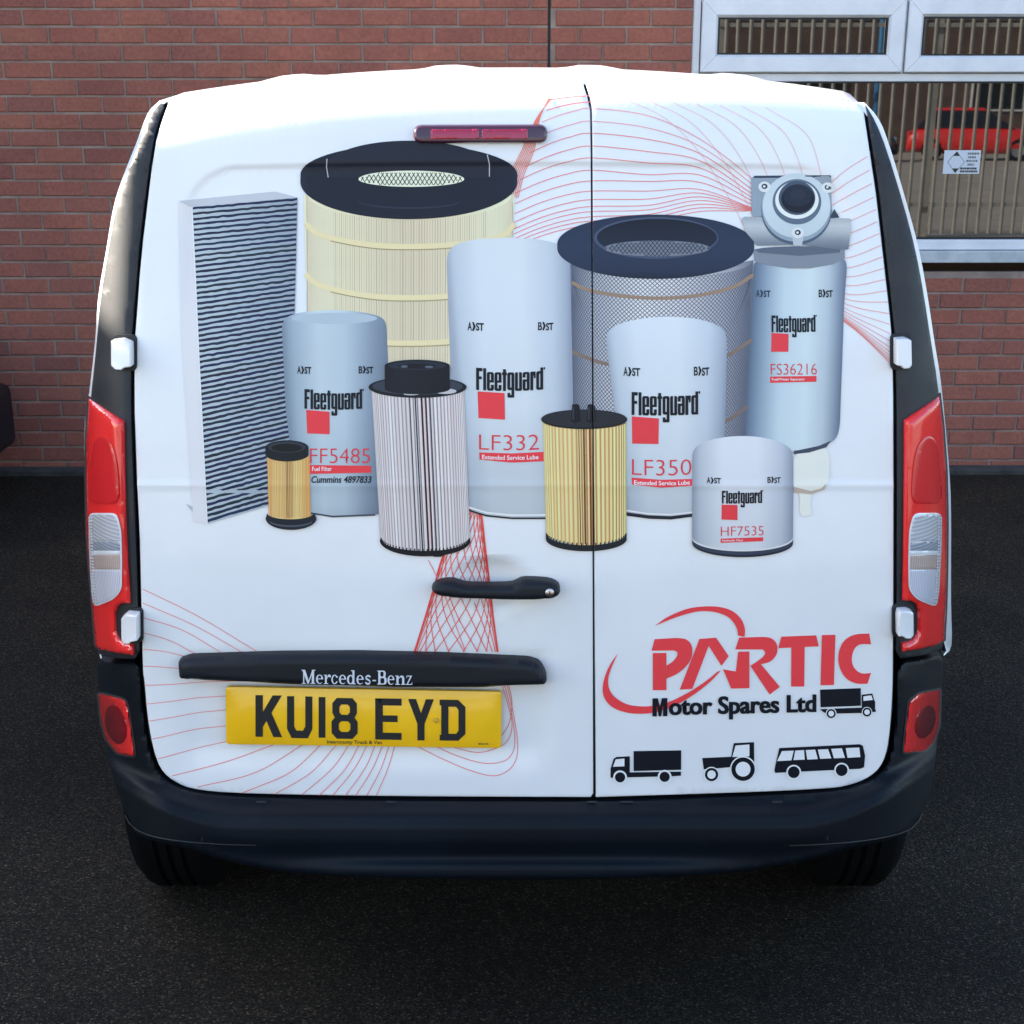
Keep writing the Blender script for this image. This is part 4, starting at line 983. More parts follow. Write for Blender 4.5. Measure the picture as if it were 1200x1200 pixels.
# ---- FF5485 -------------------------------------------------------------
G2 = [(0, (118,146,178)), (.1, (146,176,206)), (.35, (172,202,228)), (.6, (166,196,224)), (.85, (132,160,192)), (1, (112,138,170))]
ol = [(330.5,385)]+rp([(330.5,384),(332,376),(338,370),(355,365.5),(388,363),(420,365),(443,369.5),(451,375),(453,384)], 0)+[(455,424),(448,610-8),(420,603.8),(390,604.5),(365,602),(350,597),(345,560),(335,479)]
p = canister('filter_print', ol, lin(381, 330.5, 598, 346), lin(381, 453, 600, 443), G2, 364, 604, [(0, 1.12), (.06, 1.0), (.5, 1.02), (.8, .92), (.95, .88), (1, .8)], off=.0022)
p.add([ell(392, 373, 50, 6.5)], pc(162,192,220), 1, 10, 10)
p.add([[(352,598),(390,604),(440,602),(440,604),(390,606),(352,600)]], pc(70,88,118), 1, 20, 20)
ast(p, 'A', 348.5, 365, 428.5, 437.5, 3, .04); ast(p, 'B', 420.5, 437.5, 429, 437.5, 3, -.08)
brandmark(p, 357, 424.5, 455.5, 478.5, .0, 1.4, [(359,480),(386.3,482.2),(386.5,508.5),(360.3,507.5)], 'FF5485', (363.5, 525, 433.5, 542.5), [(363,544.5),(435,545.5),(435,553.5),(363,555)], 'Fuel Filter', (366, 546.5, 389, 551.5))
p.add(None, INK, 4, 20, 20, tri=text('Cummins 4897833', (365, 557.5, 435.5, 565.5), bold=.02, shear=.2))
o = p.build(van); o['label'] = 'printed grey canister behind the small amber filter'

# ---- LF332 --------------------------------------------------------------
G3 = [(0, (150,172,202)), (.06, (172,198,226)), (.25, (190,215,240)), (.6, (192,216,240)), (.85, (176,202,230)), (.97, (152,176,208)), (1, (138,162,196))]
ol = [(523.5,310),(524,300),(528,291),(537,285),(560,280),(597,278.5),(632,280.5),(655,286),(664,291),(668,300),(668.5,320),(671.5,465),(668,600),(640,606),(600,606.5),(570,603),(550,597.5),(545,585),(528,432)]
p = canister('filter_print', ol, lin(302, 523, 595, 547), lin(302, 668, 600, 670), G3, 279, 606, [(0, 1.0), (.15, 1.0), (.6, .97), (.8, .84), (.93, .78), (1, .74)], off=.0022)
p.add([[(549,593),(570,599.5),(600,602.5),(640,602),(640,604),(600,604.4),(570,601.4),(549,595)]], pc(208,222,240), 1, 20, 20)
p.add([[(550,597),(570,603),(600,606),(650,606),(650,608),(600,608),(570,605),(549,598.5)]], pc(36,50,74), 1, 20, 20)
ast(p, 'A', 548, 567, 377, 387, 3, .05); ast(p, 'B', 630.5, 648.5, 377.5, 387, 3, -.08)
brandmark(p, 558, 636.5, 430.5, 456.5, -.005, 1.6, [(559.7,458.3),(591.3,460.3),(591.8,491.5),(560.7,489.5)], 'LF332', (561.5, 508.5, 631.5, 526.5), [(561.7,529.8),(600,531),(640,529),(640,540),(600,541.8),(562,538.2)], 'Extended Service Lube', (565, 532.4, 631, 537.6), nbow=1.0)
o = p.build(van); o['label'] = 'printed tallest grey canister in the middle of the group'

# ---- LF350 --------------------------------------------------------------
ol = [(710,400),(711,391),(716,384.5),(730,377.5),(755,372.5),(785,370.8),(815,373),(838,379),(849,387),(852,397),(850,480),(846,607),(810,604.5),(786,607.5),(760,606.5),(734,603),(730,560),(715,440)]
p = canister('filter_print', ol, lin(395, 710, 603, 734), lin(395, 852, 603, 842), G3, 371, 607, [(0, 1.04), (.12, 1.03), (.5, .97), (.75, .90), (.92, .80), (1, .76)], off=.0022)
p.add([[(734,600),(760,603.5),(786,604.5),(812,601.5),(812,605),(786,608.5),(760,607.5),(734,604)]], pc(34,48,72), 1, 20, 20)
p.add([[(734,597),(760,600.8),(786,601.8),(812,599),(812,600.4),(786,603.4),(760,602.4),(734,598.6)]], pc(206,220,238), 1, 20, 20)
ast(p, 'A', 730.5, 750, 429.5, 440, 3, .05); ast(p, 'B', 813, 831, 429.5, 440, 3, -.07)
brandmark(p, 740, 818, 459, 486, -.01, 1.0, [(740.3,487.6),(772,490),(771.5,520),(740.8,519.5)], 'LF350', (740.5, 537.5, 810, 556), [(740,559.3),(775,561.8),(812,560.8),(812,568.5),(775,571),(740.6,567.3)], 'Extended Service Lube', (743, 562.2, 808, 567.2), nbow=1.0)
o = p.build(van); o['label'] = 'printed grey canister right of the door seam'

# ---- grey pleated element ----------------------------------------------
def pleated(p, xc0, w0, y0, sag0, xc1, w1, y1, sag1, n, colf, lay, duty=.62, sy=20):
    for k in range(n):
        a0, a1 = -90+180*k/n, -90+180*(k+duty)/n; q = []
        for a in (a0, a1):
            s, c = math.sin(math.radians(a)), math.cos(math.radians(a)); q.append(((xc0+w0*s, y0+sag0*c), (xc1+w1*s, y1+sag1*c)))
        p.add([[q[0][0], q[1][0], q[1][1], q[0][1]]], colf(k/n), lay, 400, sy)
p = Print('filter_print', .0030)
f = prof([(0, (150,160,180)), (.2, (160,170,192)), (.45, (140,148,168)), (.55, (120,126,146)), (.8, (160,168,190)), (1, (146,154,178))])
p.add([[(435.6,455),(490,466),(544,455),(551,630),(540,640),(498,648),(460,643),(446,632)]], lambda x, y: f((x-437-.05*(y-460))/108), 0, 5, 20)
pleated(p, 489.8, 54.2, 456, 10, 498.5, 52.2, 631, 17, 36, lambda s: pc(*(np.array([206,212,228])*random.uniform(.93, 1.04))) if random.random() > .12 else pc(206,196,210), 1)
for k, s in enumerate((-.06, .08, .17, .26, -.18)):
    x0, x1 = 489.8+54*s, 498.5+52*s; w_ = (1.6, 1.9, 1.6, 1.0, .9)[k]
    p.add([[(x0-w_/2, 465), (x0+w_/2, 465), (x1+w_/2, 646), (x1-w_/2, 646)]], pc(42,48,66), 2, 40, 20)
p.add([ell(498.3, 633, 53, 18.5, 0, 180, 36)+[(x, y) for x, y in ell(498.3, 630.5, 52.4, 14.5, 180, 0, 36)]], pc(24,32,48), 3, 20, 20)
for k in range(32):
    a = -84+168*k/31; s, c = math.sin(math.radians(a)), math.cos(math.radians(a)); x = 498.3+52*s; y = 630.5+14.5*c; p.add([[(x-.75, y-2.2), (x+.75, y-2.2), (x+.6, y+1.8), (x-.6, y+1.8)]], pc(24,32,48), 4, 40, 40)
p.add([[(508,647),(522,645),(523,649),(516,652),(508,652)]], pc(24,32,48), 4, 40, 40)
p.add([ell(489.5, 453.3, 57.5, 12.4)], pc(28,36,54), 4, 20, 20)
p.add([ell(489.5, 452.3, 53, 10)], pc(62,76,100), 5, 20, 20)
p.add([ell(522, 458, 13, 3.2)], pc(176,190,212), 6, 20, 20); p.add([ell(482, 461.3, 9, 1.5)], pc(170,184,206), 6, 20, 20)
p.add([[(451,428)]+ell(489, 428, 38, 7, 180, 360, 24)+[(527,428),(527.5,455)]+ell(489.3, 455, 38.2, 6.5, 0, 180, 24)], lambda x, y: np.stack([np.interp(x, [451, 475, 527], [a, a*1.5, a*.8]) for a in pc(26,34,52)], -1), 7, 10, 20)
p.add([ell(489, 428, 34, 5)], pc(44,56,80), 8, 20, 20); p.add([ell(489, 428.6, 22, 3)], pc(24,32,50), 9, 20, 20); p.add([ell(474, 429, 4, 1.6)], pc(90,106,134), 10, 20, 20); p.add([ell(503, 429.5, 5, 1.5)], pc(90,106,134), 10, 20, 20)
o = p.build(van); o['label'] = 'printed grey pleated element with black cap'

# ---- small amber element ------------------------------------------------
p = Print('filter_print', .0032)
f = prof([(0, (206,170,112)), (.3, (236,204,150)), (.5, (196,160,104)), (.7, (238,206,150)), (1, (204,166,108))])
p.add([[(313,534),(363,534),(364.5,606),(340,610),(316,606)]], lambda x, y: f((x-313)/50), 0, 5, 20)
for k in range(26):
    x = 314+k*1.9+random.uniform(-.4, .4); w_ = random.uniform(.3, .7); c = pc(196,150,86) if not 10 < k < 16 else pc(110,88,62)
    p.add([[(x, 538), (x+w_, 538), (x+w_+.8, 606), (x+.8, 606)]], c, 1, 60, 20)
p.add([ell(341.3, 607, 29.8, 13.5, 0, 180, 24)+[(313,602)]+ell(340.5, 601, 27, 7, 180, 0, 24)[::1]+[(369,602)]], pc(34,48,70), 2, 20, 20)
p.add([ell(341.3, 609.5, 26, 7.5, 20, 160, 20)+ell(341.3, 608, 26, 7, 160, 20, 20)], pc(80,98,124), 3, 20, 20)
p.add([[(311.2,524)]+ell(336.5, 524, 25.3, 8.5, 180, 360, 24)+[(361.8,532)]+ell(336.5, 532, 25.3, 8.2, 0, 180, 24)], pc(26,38,56), 3, 20, 20)
p.add([ell(336.3, 523.5, 22, 6.6)], pc(52,68,90), 4, 20, 20); p.add([ell(336.3, 524.3, 18, 4.8)], pc(18,28,42), 5, 20, 20)
o = p.build(van); o['label'] = 'printed smallest amber filter'

# ---- orange pleated element over the seam --------------------------------
p = Print('filter_print', .0030)
f = prof([(0, (196,162,112)), (.3, (206,174,124)), (.5, (176,140,98)), (.75, (196,158,108)), (1, (150,118,78))])
p.add([[(636,495),(734,495),(734,628),(688,642),(640,628)]], lambda x, y: f((x-636)/98), 0, 5, 20)
pleated(p, 685, 49, 494, 8.5, 687, 47, 624, 14, 27, lambda s: pc(*(np.array([240,214,164])*random.uniform(.95, 1.03))), 1, .6)
for s, w_ in ((-.02, 2.2), (.12, 2.0), (.2, 1.4), (-.14, 1.2)):
    x0, x1 = 685+49*s, 687+47*s; p.add([[(x0-w_/2, 502), (x0+w_/2, 502), (x1+w_/2, 637), (x1-w_/2, 637)]], pc(128,74,58), 2, 40, 20)
p.add([[(639.5,624)]+ell(687, 625, 47.4, 13.5, 180, 0, 30)[1:-1]+[(734.3,624),(734.3,631)]+ell(687, 631, 47.4, 14.5, 0, 180, 30)], pc(34,46,62), 3, 20, 20)
for k in range(25):
    a = -82+164*k/24; s, c = math.sin(math.radians(a)), math.cos(math.radians(a)); x = 687+47*s; y = 625.5+13.5*c; p.add([[(x-.7, y-3), (x+.7, y-3), (x+.7, y+1.5), (x-.7, y+1.5)]], pc(34,46,62), 4, 40, 40)
p.add([ell(684.5, 491, 50.5, 11.5)], pc(28,36,50), 4, 20, 20); p.add([ell(684.5, 489.8, 49.5, 10.4)], pc(44,54,70), 5, 20, 20)
for x0 in (669, 687.2): p.add([[(x0+1.5,473.5),(x0+8,473),(x0+10,475.5),(x0+11.5,493),(x0+5,495.5),(x0,493.5)]], pc(20,28,44), 6, 20, 20); p.add([[(x0+2,476),(x0+4,476),(x0+3.5,492),(x0+1.5,491)]], pc(56,68,90), 7, 20, 20)
o = p.build(van); o['label'] = 'printed orange pleated element crossing the door seam'

# ---- HF7535 -------------------------------------------------------------
ol = [(811,536),(812,528),(818,521),(832,515),(850,511.5),(870,510.3),(890,511.5),(908,515.5),(922,521.5),(928.5,529),(929.5,545),(929,630),(927,636),(908,645),(870,650.5),(830,646),(812,637),(811,630)]
G4 = [(0, (138,158,188)), (.08, (168,190,216)), (.3, (194,214,238)), (.65, (194,214,238)), (.88, (172,194,222)), (1, (134,154,188))]
p = canister('filter_print', ol, lin(530, 811, 633, 811), lin(530, 929.5, 633, 929), G4, 510, 650, [(0, 1.06), (.2, 1.05), (.4, 1.0), (.75, .95), (1, .9)], off=.0032)
def rimband(y0, s0, y1, s1, c, l, x0=811, x1=929):
    cx, rx = (x0+x1)/2, (x1-x0)/2; p.add([ell(cx, y0, rx, s0, 180, 0, 30)+ell(cx, y1, rx, s1, 0, 180, 30)], c, l, 20, 20)
rimband(630, 15, 635.5, 16.5, pc(62,80,112), 1); rimband(628.6, 15, 630.6, 15, pc(196,212,232), 2); rimband(634.2, 15.6, 636, 16.4, pc(40,54,82), 2)
ast(p, 'A', 828, 844.5, 558.5, 565.5, 3, .06); ast(p, 'B', 899, 914.5, 558.5, 565.5, 3, -.1)
brandmark(p, 845.7, 892.8, 574.5, 589.5, -.015, .4, [(845.3,590.8),(864,591.2),(864,609),(845.3,608.3)], 'HF7535', (844.5, 616.5, 894.5, 627.5), [(844.3,630.6),(894,629),(894,633.5),(844.3,635.6)], 'Hydraulic Filter', (846, 631.7, 871, 634.6), nsl=-.015)
o = p.build(van); o['label'] = 'printed short grey canister at the lower right'

# ---- red logo -----------------------------------------------------------
Z = lambda P: [(690+x*.3, 690+y*.3) for x, y in P]
lg = Print('logo_print', .0012); LR = pc(222, 70, 84)
letters = [
 [(257,196)]+crom([(340,191),(375,195),(396,211),(404,236),(399,272),(376,306),(343,332),(304,350)], 4)+crom([(304,299),(328,283),(344,262),(345,247),(333,240)], 4)+[(245,241)],
 [(250,250),(303,250),(303,395),(250,395)],
 [(432,195),(497,190),(546,262),(518,300),(468,222),(404,390),(355,393)],
 [(587,190)]+crom([(676,187),(706,190),(728,205),(737,231),(730,261),(706,284),(672,294)], 4)+[(746,382),(706,412),(631,300)]+crom([(631,300),(660,281),(682,263),(689,247),(678,236)], 4)[1:]+[(572,236)],
 [(583,245),(627,244),(627,387),(556,389),(524,313),(549,318),(574,322)],
 [(752,186),(888,181),(898,224),(843,226),(841,381),(790,381),(791,229),(740,231)],
 [(910,180),(963,179),(957,375),(905,376)],
 crom([(1095,174),(1045,177),(1008,193),(984,224),(974,268),(982,313),(1007,350),(1045,369),(1088,370)], 4)+crom([(1102,328),(1068,330),(1043,316),(1029,292),(1028,260),(1040,230),(1062,216),(1102,216)], 4)]
for P in letters: lg.add([Z(P)], LR, 1, 20, 20)
sw1 = crom([(258,144),(300,114),(340,94),(390,76),(450,68),(510,70),(560,86),(595,118),(609,155),(608,187)], 4)
sw1i = crom([(582,187),(581,164),(570,138),(550,114),(520,98),(480,88),(430,87),(380,98),(320,118),(258,144)], 4)
lg.add([Z(sw1+sw1i[1:-1])], LR, 2, 20, 20)
sw2 = crom([(115,250),(84,294),(62,345),(54,395),(66,435),(100,466),(150,483),(200,487),(250,483),(310,466),(370,437),(430,398),(480,356),(516,318)], 4)
sw2i = crom([(512,314),(470,350),(420,385),(370,414),(310,442),(250,456),(200,458),(150,450),(105,425),(80,392),(76,350),(90,302),(115,250)], 4)
lg.add([Z(sw2+sw2i[1:-1])], LR, 2, 20, 20)
lg.build(van)['label'] = 'large red logo lettering with a swoosh'
ms = Print('lettering', .0020)
ms.add([[(764.5+x*17.5, 818+y*21.2-.4*x) for x, y in [(0,1),(0,0),(.37,0),(.5,.5),(.63,0),(1,0),(1,1),(.71,1),(.71,.38),(.58,1),(.42,1),(.29,.38),(.29,1)]]], INK, 1, 20, 20)
for k, d in enumerate((-.55, .55)): ms.add(None, INK, 1+k*.8, 20, 20, tri=text('otor Spares Ltd', (784.2+d, 816.8, 956+d, 844.3), -.022, 0, bold=.022))
ms.build(van)['label'] = 'dark lettering under the red logo'
def icon(nm, items):
    p = Print(nm, .0012)
    for P, c, l in items: p.add([Z(P)], c, l, 20, 20)
    return p.build(van)
WW = pc(*WREF)
def wheel_(x, y, a, b, c=0):
    r = [(ell(x, y, a, a, n=28), WW, 3), (ell(x, y, b, b, n=28), INK, 4)]
    return r+([(ell(x, y, c, c, n=24), WW, 5)] if c else [])
icon('truck_icon', [([(903,393),(1062,387),(1062,456),(905,462)], INK, 1), ([(1066,460),(1066,413),(1107,408),(1114,434),(1118,440),(1118,470),(1121,472),(1120,480),(1066,483)], INK, 1), ([(1072,437),(1072,419),(1103,415),(1109,433)], WW, 2), ([(903,469),(1066,463),(1066,484),(930,487),(915,480)], INK, 2)]+wheel_(946,486,21,18,11)+wheel_(1086,480,20,17.5,10.5))['label'] = 'printed lorry beside the lettering'
icon('truck_icon', [([(175,633),(361,630),(360,706),(175,711)], INK, 1), ([(85,735),(85,702),(97,663),(108,656),(160,653),(160,716),(360,713),(360,729),(330,731),(85,737)], INK, 1), ([(94,694),(105,665),(139,662),(139,692)], WW, 2)]+wheel_(122,735,27,20)+wheel_(296,733,27,20))['label'] = 'printed lorry in the bottom row'
icon('tractor_icon', [([(443,660),(556,655),(566,602),(645,598),(646,690),(620,700),(560,695),(530,698),(449,704)], INK, 1), ([(573,611),(627,607),(627,653),(560,656)], WW, 2)]+wheel_(602,703,51,46,29)+wheel_(479,724,30,26,16.5))
bw = [[(754,633),(800,631),(791,669),(735,672)], [(806,631),(840,629),(843,666),(799,668)], [(847,629),(884,627),(894,664),(853,666)], [(894,627),(934,625),(947,661),(903,663)], [(946,624),(988,622),(1000,659),(957,661)], [(1003,621),(1056,619),(1060,656),(1010,659)]]
icon('bus_icon', [([(744,621),(1058,606),(1070,612),(1079,650),(1075,696),(1060,702),(728,718),(725,708),(728,690)], INK, 1)]+[(P, WW, 2) for P in bw]+wheel_(800,715,29,23)+wheel_(987,707,29,23))

# ---- number plate ---------------------------------------------------------
pq = lambda x, y, o: on_van(x, y, o, False)
def char_polys(ch):
    if ch == 'K': return [[(0,0),(.29,0),(.29,1),(0,1)], [(.27,.42),(.67,0),(1.03,0),(.27,.78)], [(.36,.52),(.58,.36),(1.04,1),(.70,1)]], []
    if ch == 'U': return [[(0,0),(.28,0),(.28,.72),(.37,.82),(.63,.82),(.72,.72),(.72,0),(1,0),(1,.78),(.82,1),(.18,1),(0,.78)]], []
    if ch == '1': return [[(0,0),(1,0),(1,1),(0,1)]], []
    if ch == '8': return [[(.2,0),(.8,0),(.97,.13),(.97,.37),(.88,.48),(1,.58),(1,.86),(.8,1),(.2,1),(0,.86),(0,.58),(.12,.48),(.03,.37),(.03,.13)]], [[(.38,.16),(.62,.16),(.70,.22),(.70,.35),(.62,.41),(.38,.41),(.30,.35),(.30,.22)], [(.37,.57),(.63,.57),(.72,.63),(.72,.77),(.63,.83),(.37,.83),(.28,.77),(.28,.63)]]
    if ch == 'E': return [[(0,0),(.29,0),(.29,1),(0,1)], [(.2,0),(1,0),(1,.17),(.2,.17)], [(.2,.41),(.85,.41),(.85,.57),(.2,.57)], [(.2,.83),(1,.83),(1,1),(.2,1)]], []
    if ch == 'Y': return [[(0,0),(.31,0),(.5,.34),(.69,0),(1,0),(.64,.60),(.64,1),(.36,1),(.36,.60)]], []
    return [[(0,0),(.72,0),(1,.17),(1,.83),(.72,1),(0,1),(0,.86),(.06,.86),(.06,.14),(0,.14)]], [[(.34,.17),(.64,.17),(.73,.25),(.73,.75),(.64,.83),(.34,.83)]]
for ch, x0, x1, y0, y1 in (('K',300.3,330.3,812.3,861), ('U',337.2,366.8,813.5,862.4), ('1',374.1,382,814.5,862), ('8',389.2,419.7,815.5,863.2), ('E',440.2,471,816,864.2), ('Y',478.6,508.7,816.8,865), ('D',515.5,545.6,817.6,865.4)):
    A, H = char_polys(ch); f_ = lambda P: [(x0+x*(x1-x0), y0+y*(y1-y0)+.017*x*(x1-x0)) for x, y in P]
    p = Print('character', .0112, pq, False); p.add([f_(P) for P in A], np.array([.013,.015,.016]), 0, 30, 30, holes=[f_(P) for P in H]); p.build(pl, M['ink'])
p = Print('small_print', .0112, pq, False)
p.add(None, np.array([.02,.02,.015]), 0, 30, 30, tri=text('Intercounty Truck & Van', (384, 864.8, 448, 870.2), .012, bold=.01))
p.add(None, np.array([.02,.02,.015]), 0, 30, 30, tri=text('BSAU145', (561, 868.2, 572.5, 870.4), .012, bold=.01))
p.build(pl, M['ink'])

# ---- lettering on the trim bar -----------------------------------------------
def serif(ch):
    X = .66
    def ring(cx, cy, rx, ry, th, tn): return ell(cx, cy, rx, ry, n=28), ell(cx, cy, rx-th, ry-tn, n=28)
    def sf(x0, x1, y, up=False): return [(x0, y), (x1, y), (x1, y+(.055 if not up else -.055)), (x0, y+(.055 if not up else -.055))]
    if ch == 'M': return [[(.13,.0),(.21,.0),(.21,1),(.13,1)], [(.05,1),(.27,1),(.56,.10),(.48,0),(.44,0)], [(.44,.0),(.52,.0),(.86,1),(.78,1)], [(.74,0),(.90,0),(.90,1),(.74,1)], sf(.02,.33,0), sf(.64,1.0,0), sf(.02,.24,1,True), sf(.78,1.0,1,True)], []
    if ch == 'r': return [[(.18,0),(.42,0),(.42,X),(.18,X)], sf(.02,.62,0), [(.02,X),(.2,X),(.2,X-.05),(.02,X-.05)], [(.42,.46),(.6,X),(.86,X+.02),(.98,.56),(.9,.46),(.74,.5),(.6,.52),(.42,.36)]], []
    if ch in 'ec':
        o, i = ring(.5, X/2, .5, X/2+.01, .22, .07)
        if ch == 'c': return [o, ell(.86,.5,.13,.08,n=12)], [i, [(.56,.22),(1.2,.16),(1.2,.46),(.6,.46)]]
        return [o, [(.1,.33),(.86,.33),(.86,.39),(.1,.39)]], [i[:0]+[(x, y) for x, y in ell(.5, X/2+.0, .28, X/2-.06, n=28) if y > .39]+[(.24,.39)] if False else [(.26,.39),(.74,.39),(.72,.52),(.62,.595),(.5,.6),(.38,.595),(.29,.52)], [(.26,.33),(1.1,.33),(1.1,.14),(.9,.14),(.74,.075),(.5,.055),(.36,.1),(.28,.2)]]
    if ch == 'd':
        o, i = ring(.40, X/2, .40, X/2+.01, .2, .07); return [o, [(.62,0),(.84,0),(.84,1),(.62,1)], [(.46,1),(.64,1),(.64,.94),(.46,.94)], sf(.8,1.0,0)], [[(x, y) for x, y in ell(.42, X/2, .2, X/2-.07, n=20)]]
    if ch == 's': return [[(x, y) for x, y in (lambda q: q[0]+q[1][::-1])(ribbon(crom([(.88,.54),(.55,.62),(.2,.53),(.22,.42),(.6,.31),(.82,.2),(.7,.06),(.42,.04),(.1,.14)], 5), .13))]], []
    if ch == '-': return [[(.05,.24),(.95,.24),(.95,.33),(.05,.33)]], []
    if ch == 'B':
        return [[(.12,0),(.34,0),(.34,1),(.12,1)], sf(0,.4,0), sf(0,.4,1,True), rcorner([(.2,.48),(.9,.48),(.9,1),(.2,1)], .24), rcorner([(.2,0),(1,0),(1,.55),(.2,.55)], .25)], [rcorner([(.34,.57),(.68,.57),(.68,.93),(.34,.93)], .14), rcorner([(.34,.07),(.76,.07),(.76,.47),(.34,.47)], .15)]
    if ch == 'n': return [[(.12,0),(.32,0),(.32,X),(.12,X)], sf(0,.44,0), sf(0,.14,X,True), [(.66,0),(.86,0),(.86,.48),(.78,.62),(.62,X+.01),(.46,.62),(.32,.5),(.32,.42),(.46,.52),(.58,.54),(.66,.46)], sf(.56,1.0,0)], []
    return [[(.06,X),(.96,X),(.30,.06),(.02,0),(.66,.6)], [(.06,X),(.9,X),(.9,X-.06),(.06,X-.06)], [(.06,X),(.14,X),(.10,.48),(.04,.48)], [(.02,0),(.96,0),(.96,.06),(.02,.06)], [(.9,0),(.98,0),(1.0,.2),(.93,.2)]], []
ls = Print('lettering', .0366, pq, False)
for ch, a, b_ in (('M',118,241),('e',245,308),('r',312,377),('c',379,436),('e',445,508),('d',514,592),('e',597,660),('s',669,726),('-',735,769),('B',777,860),('e',867,928),('n',934,1026),('z',1030,1083)):
    x0, x1 = 340+a/7.5, 340+b_/7.5; base = 770+(180+(a-118)*.0105)/7.5; A, H = serif(ch)
    f_ = lambda P: [(x0+x*(x1-x0), base-y*16.2) for x, y in P]
    ls.add([f_(P) for P in A], np.array([.6,.64,.70]), 0, 30, 30, holes=[f_(P) for P in H])
ls.build(tb, M['silver'])['label'] = 'pale serif lettering on the trim bar'

# ================================================================== OTHER THINGS ROUND THE YARD
def parked(name, label, loc, rz, paint, ln=4.0, group=None):
    e = empty(name, loc, rz); tag(e, label, 'car', group)
    # side profile of the lower body: (x along, z)
    stn = [(-ln/2, .30, .62, .62), (-ln/2+.06, .22, .80, .72), (-ln/2+.35, .20, .92, .80), (-.9, .18, .95, .84), (.55, .18, .95, .85), (1.0, .18, .93, .84), (ln/2-.45, .20, .84, .80), (ln/2-.10, .22, .72, .70), (ln/2, .32, .60, .58)]
    V = []; Fc = []; n = 14
    for x, z0, z1, hw in stn:
        for k in range(n):
            a = 2*PI*(k+.5)/n; c, s = math.cos(a), math.sin(a)
            V.append((x, hw*math.copysign(abs(c)**.45, c), (z0+z1)/2+(z1-z0)/2*math.copysign(abs(s)**.45, s)))
    for i in range(len(stn)-1):
        for k in range(n): Fc.append((i*n+k, i*n+(k+1) % n, (i+1)*n+(k+1) % n, (i+1)*n+k))
    Fc += [tuple(range(n)), tuple((len(stn)-1)*n+k for k in range(n))]
    mesh('body', V, Fc, e, paint, 50)
    def hull(x0, x1, x2, x3, z0, z1, w0, w1):
        return [(x0,-w0,z0),(x3,-w0,z0),(x3,w0,z0),(x0,w0,z0),(x1,-w1,z1),(x2,-w1,z1),(x2,w1,z1),(x1,w1,z1)], [(0,3,2,1),(4,5,6,7),(0,1,5,4),(1,2,6,5),(2,3,7,6),(3,0,4,7)]
    gm = MB().add(*hull(-ln/2+.25, -1.35, .25, 1.05, .90, 1.38, .76, .58)); bevel(gm.build('window', M['glass_dark'], e), .03)
    rm = MB().add(*hull(-1.42, -1.25, .12, .28, 1.375, 1.45, .59, .50)); bevel(rm.build('roof', paint, e), .03)
    for s in (-1, 1):
        for x in (-ln/2+.75, ln/2-.80):
            q = empty('wheel', (x, s*.74, .31)); q.parent = e
            MB().lathe([(-.09, .2), (-.09, .28), (-.07, .31), (.07, .31), (.09, .28), (.09, .2)], 28, 'y').build('tyre', M['rubber'], q)
            MB().lathe([(s*.08, .2), (s*.06, .12), (s*.07, 0)], 20, 'y').build('rim', M['rim'], q)
        bevel(MB().box((ln/2-.16, s*.52-.14, .55), (ln/2-.03, s*.52+.14, .68)).build('headlight', M['lamp'], e), .03)
        bevel(MB().box((-ln/2+.0, s*.60-.10, .62), (-ln/2+.10, s*.60+.10, .80)).build('tail_light', M['red'], e), .02)
    bevel(MB().box((ln/2-.12, -.66, .20), (ln/2+.03, .66, .50)).build('bumper', M['trim'], e), .04)
    return e
parked('parked_car', 'dark blue car whose rounded nose just shows at the left edge beside the wall', (-4.45, 4.70, 0), 0, M['car_dark'])
parked('red_car', 'bright red car parked in the yard beyond the fence, mirrored in the window', (14.4, -39.5, 0), 0.25, M['car_red'])

parked('parked_car', 'dark car standing left of the red car beyond the fence, mirrored in the window', (9.6, -38.0, 0), -0.2, M['car_dark'])
# steel palisade fence behind the photographer, mirrored in the window
fe = empty('palisade_fence', (0, -9.0, 0)); tag(fe, 'pale galvanised palisade fence of upright steel bars mirrored in the window', 'fence')
pk = MB(); pk.add([(-.023,0,.10),(-.009,.008,.10),(.009,.008,.10),(.023,0,.10),(-.023,0,2.72),(-.009,.008,2.76),(.009,.008,2.76),(.023,0,2.72),(0,.008,2.86)], [(0,1,5,4),(1,2,6,5),(2,3,7,6),(4,5,8),(5,6,8),(6,7,8)])
p0 = pk.build('picket', M['galv'], fe); px_ = 2.9
p0.location = (px_, .03, 0)
for k in range(1, 75):
    o = p0.copy(); C.objects.link(o); o.parent = fe; o.location = (px_+k*.155, .03+random.uniform(-.004, .004), 0); o.rotation_euler = (0, random.uniform(-.004, .004), 0)
for z in (.46, 2.60): MB().box((2.8, -.012, z-.025), (14.5, .028, z+.025)).build('rail', M['galv'], fe)
for k in range(5): MB().box((2.8+k*2.75, -.12, 0), (2.9+k*2.75, -.014, 2.7)).build('post', M['galv'], fe)
gt = empty('palisade_gate', (2.75, -9.0, 0), math.radians(205)); tag(gt, 'palisade gate leaf standing open at the end of the fence', 'gate')
for k in range(22):
    o = p0.copy(); C.objects.link(o); o.parent = gt; o.location = (.12+k*.15, .03, 0); o.name = 'picket'
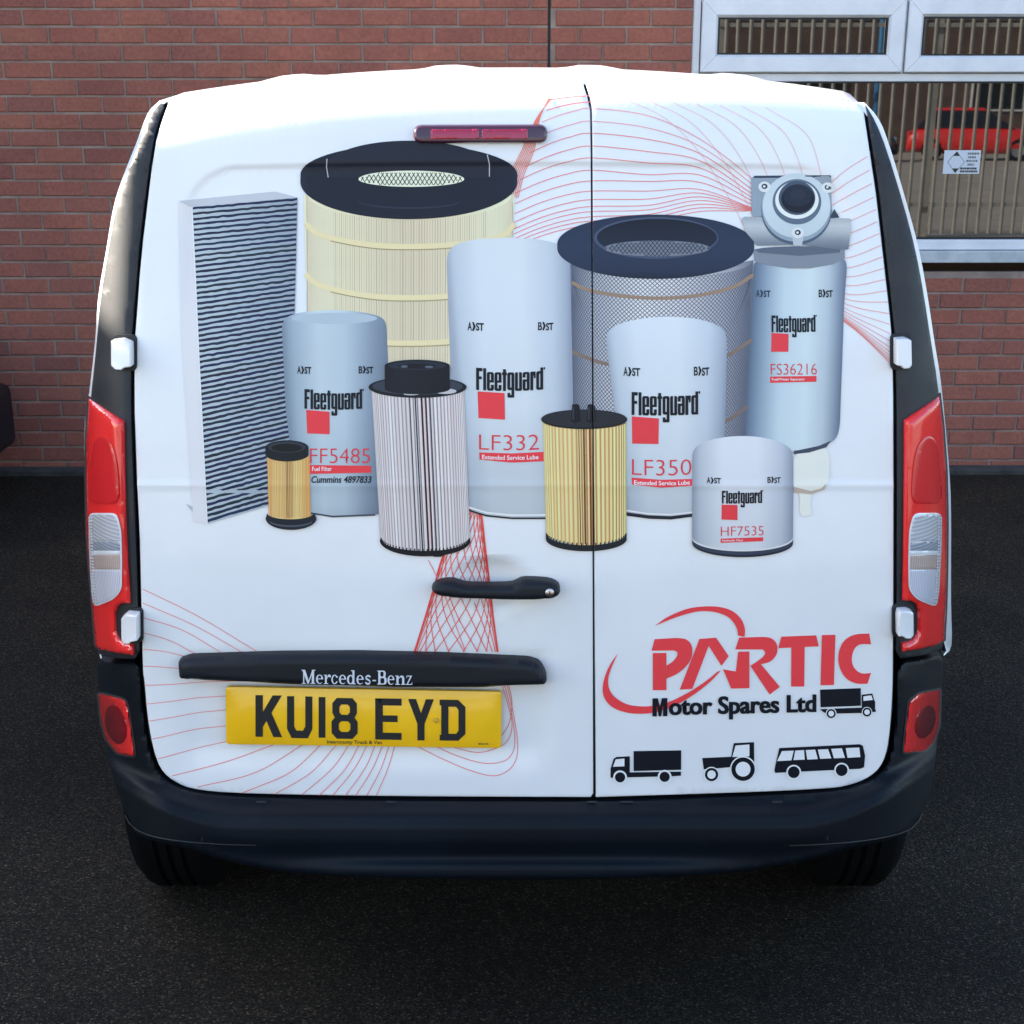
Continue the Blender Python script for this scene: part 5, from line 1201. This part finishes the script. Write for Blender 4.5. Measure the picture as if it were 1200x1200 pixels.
for z in (.46, 2.30): MB().box((.02, -.012, z-.025), (3.5, .028, z+.025)).build('rail', M['galv'], gt)
bpz = MB().lathe([(0, .0), (0, .045), (5.2, .045), (5.2, 0)], 20, 'z').build('blue_pole', M['blue_pole']); bpz.location = (4.98, -9.5, 0)
tag(bpz, 'bright blue steel pole behind the palisade fence, mirrored in the window', 'pole')

def block(name, label, x0, x1, y0, y1, h, mt, face, wins):
    e = empty(name, ((x0+x1)/2, (y0+y1)/2, 0)); tag(e, label, 'building')
    lx, ly = (x1-x0)/2, (y1-y0)/2
    MB().box((-lx, -ly, -.1), (lx, ly, h)).build('wall', mt, e, smooth=False)
    MB().box((-lx-.12, -ly-.12, h+.002), (lx+.12, ly+.12, h+.2)).build('roof', M['roofing'], e, smooth=False)
    for (a, z, w_, hh) in wins:
        if face == 'north': q = (a-w_/2, ly+.003, z), (a+w_/2, ly+.05, z+hh)
        else: q = (lx+.003, a-w_/2, z), (lx+.05, a+w_/2, z+hh)
        f = MB().box(*q).build('window', M['upvc'], e)
        if face == 'north': MB().box((a-w_/2+.06, ly+.052, z+.06), (a+w_/2-.06, ly+.058, z+hh-.06)).build('pane', M['glass_dark'], f)
        else: MB().box((lx+.052, a-w_/2+.06, z+.06), (lx+.058, a+w_/2-.06, z+hh-.06)).build('pane', M['glass_dark'], f)
    return e
block('added_shade_block', 'unseen brick block added to the left of the car park to shade it', -13, -6.0, -0.6, 5.3, 3.9, M['brick_far'], 'east', [(a, 1.0, 1.2, 1.1) for a in (-1.5, 1.2)])  # added out of view on the left, only to cast shade on car park and van
block('far_building', 'long dark brown brick building across the road behind the fence', -12, 40, -56, -47, 4.05, M['brick_far'], 'north', [(a, 1.3, 1.8, 1.4) for a in (-20, -14, -8, -3, 3, 9, 15, 21)])
block('far_building', 'orange brick building standing above the brown one in the window reflection', 12, 46, -72, -62, 11.0, M['brick_orange'], 'north', [(a, 8.2, 1.6, 1.5) for a in (-14, -9, -4, 1, 6, 11, 15)])
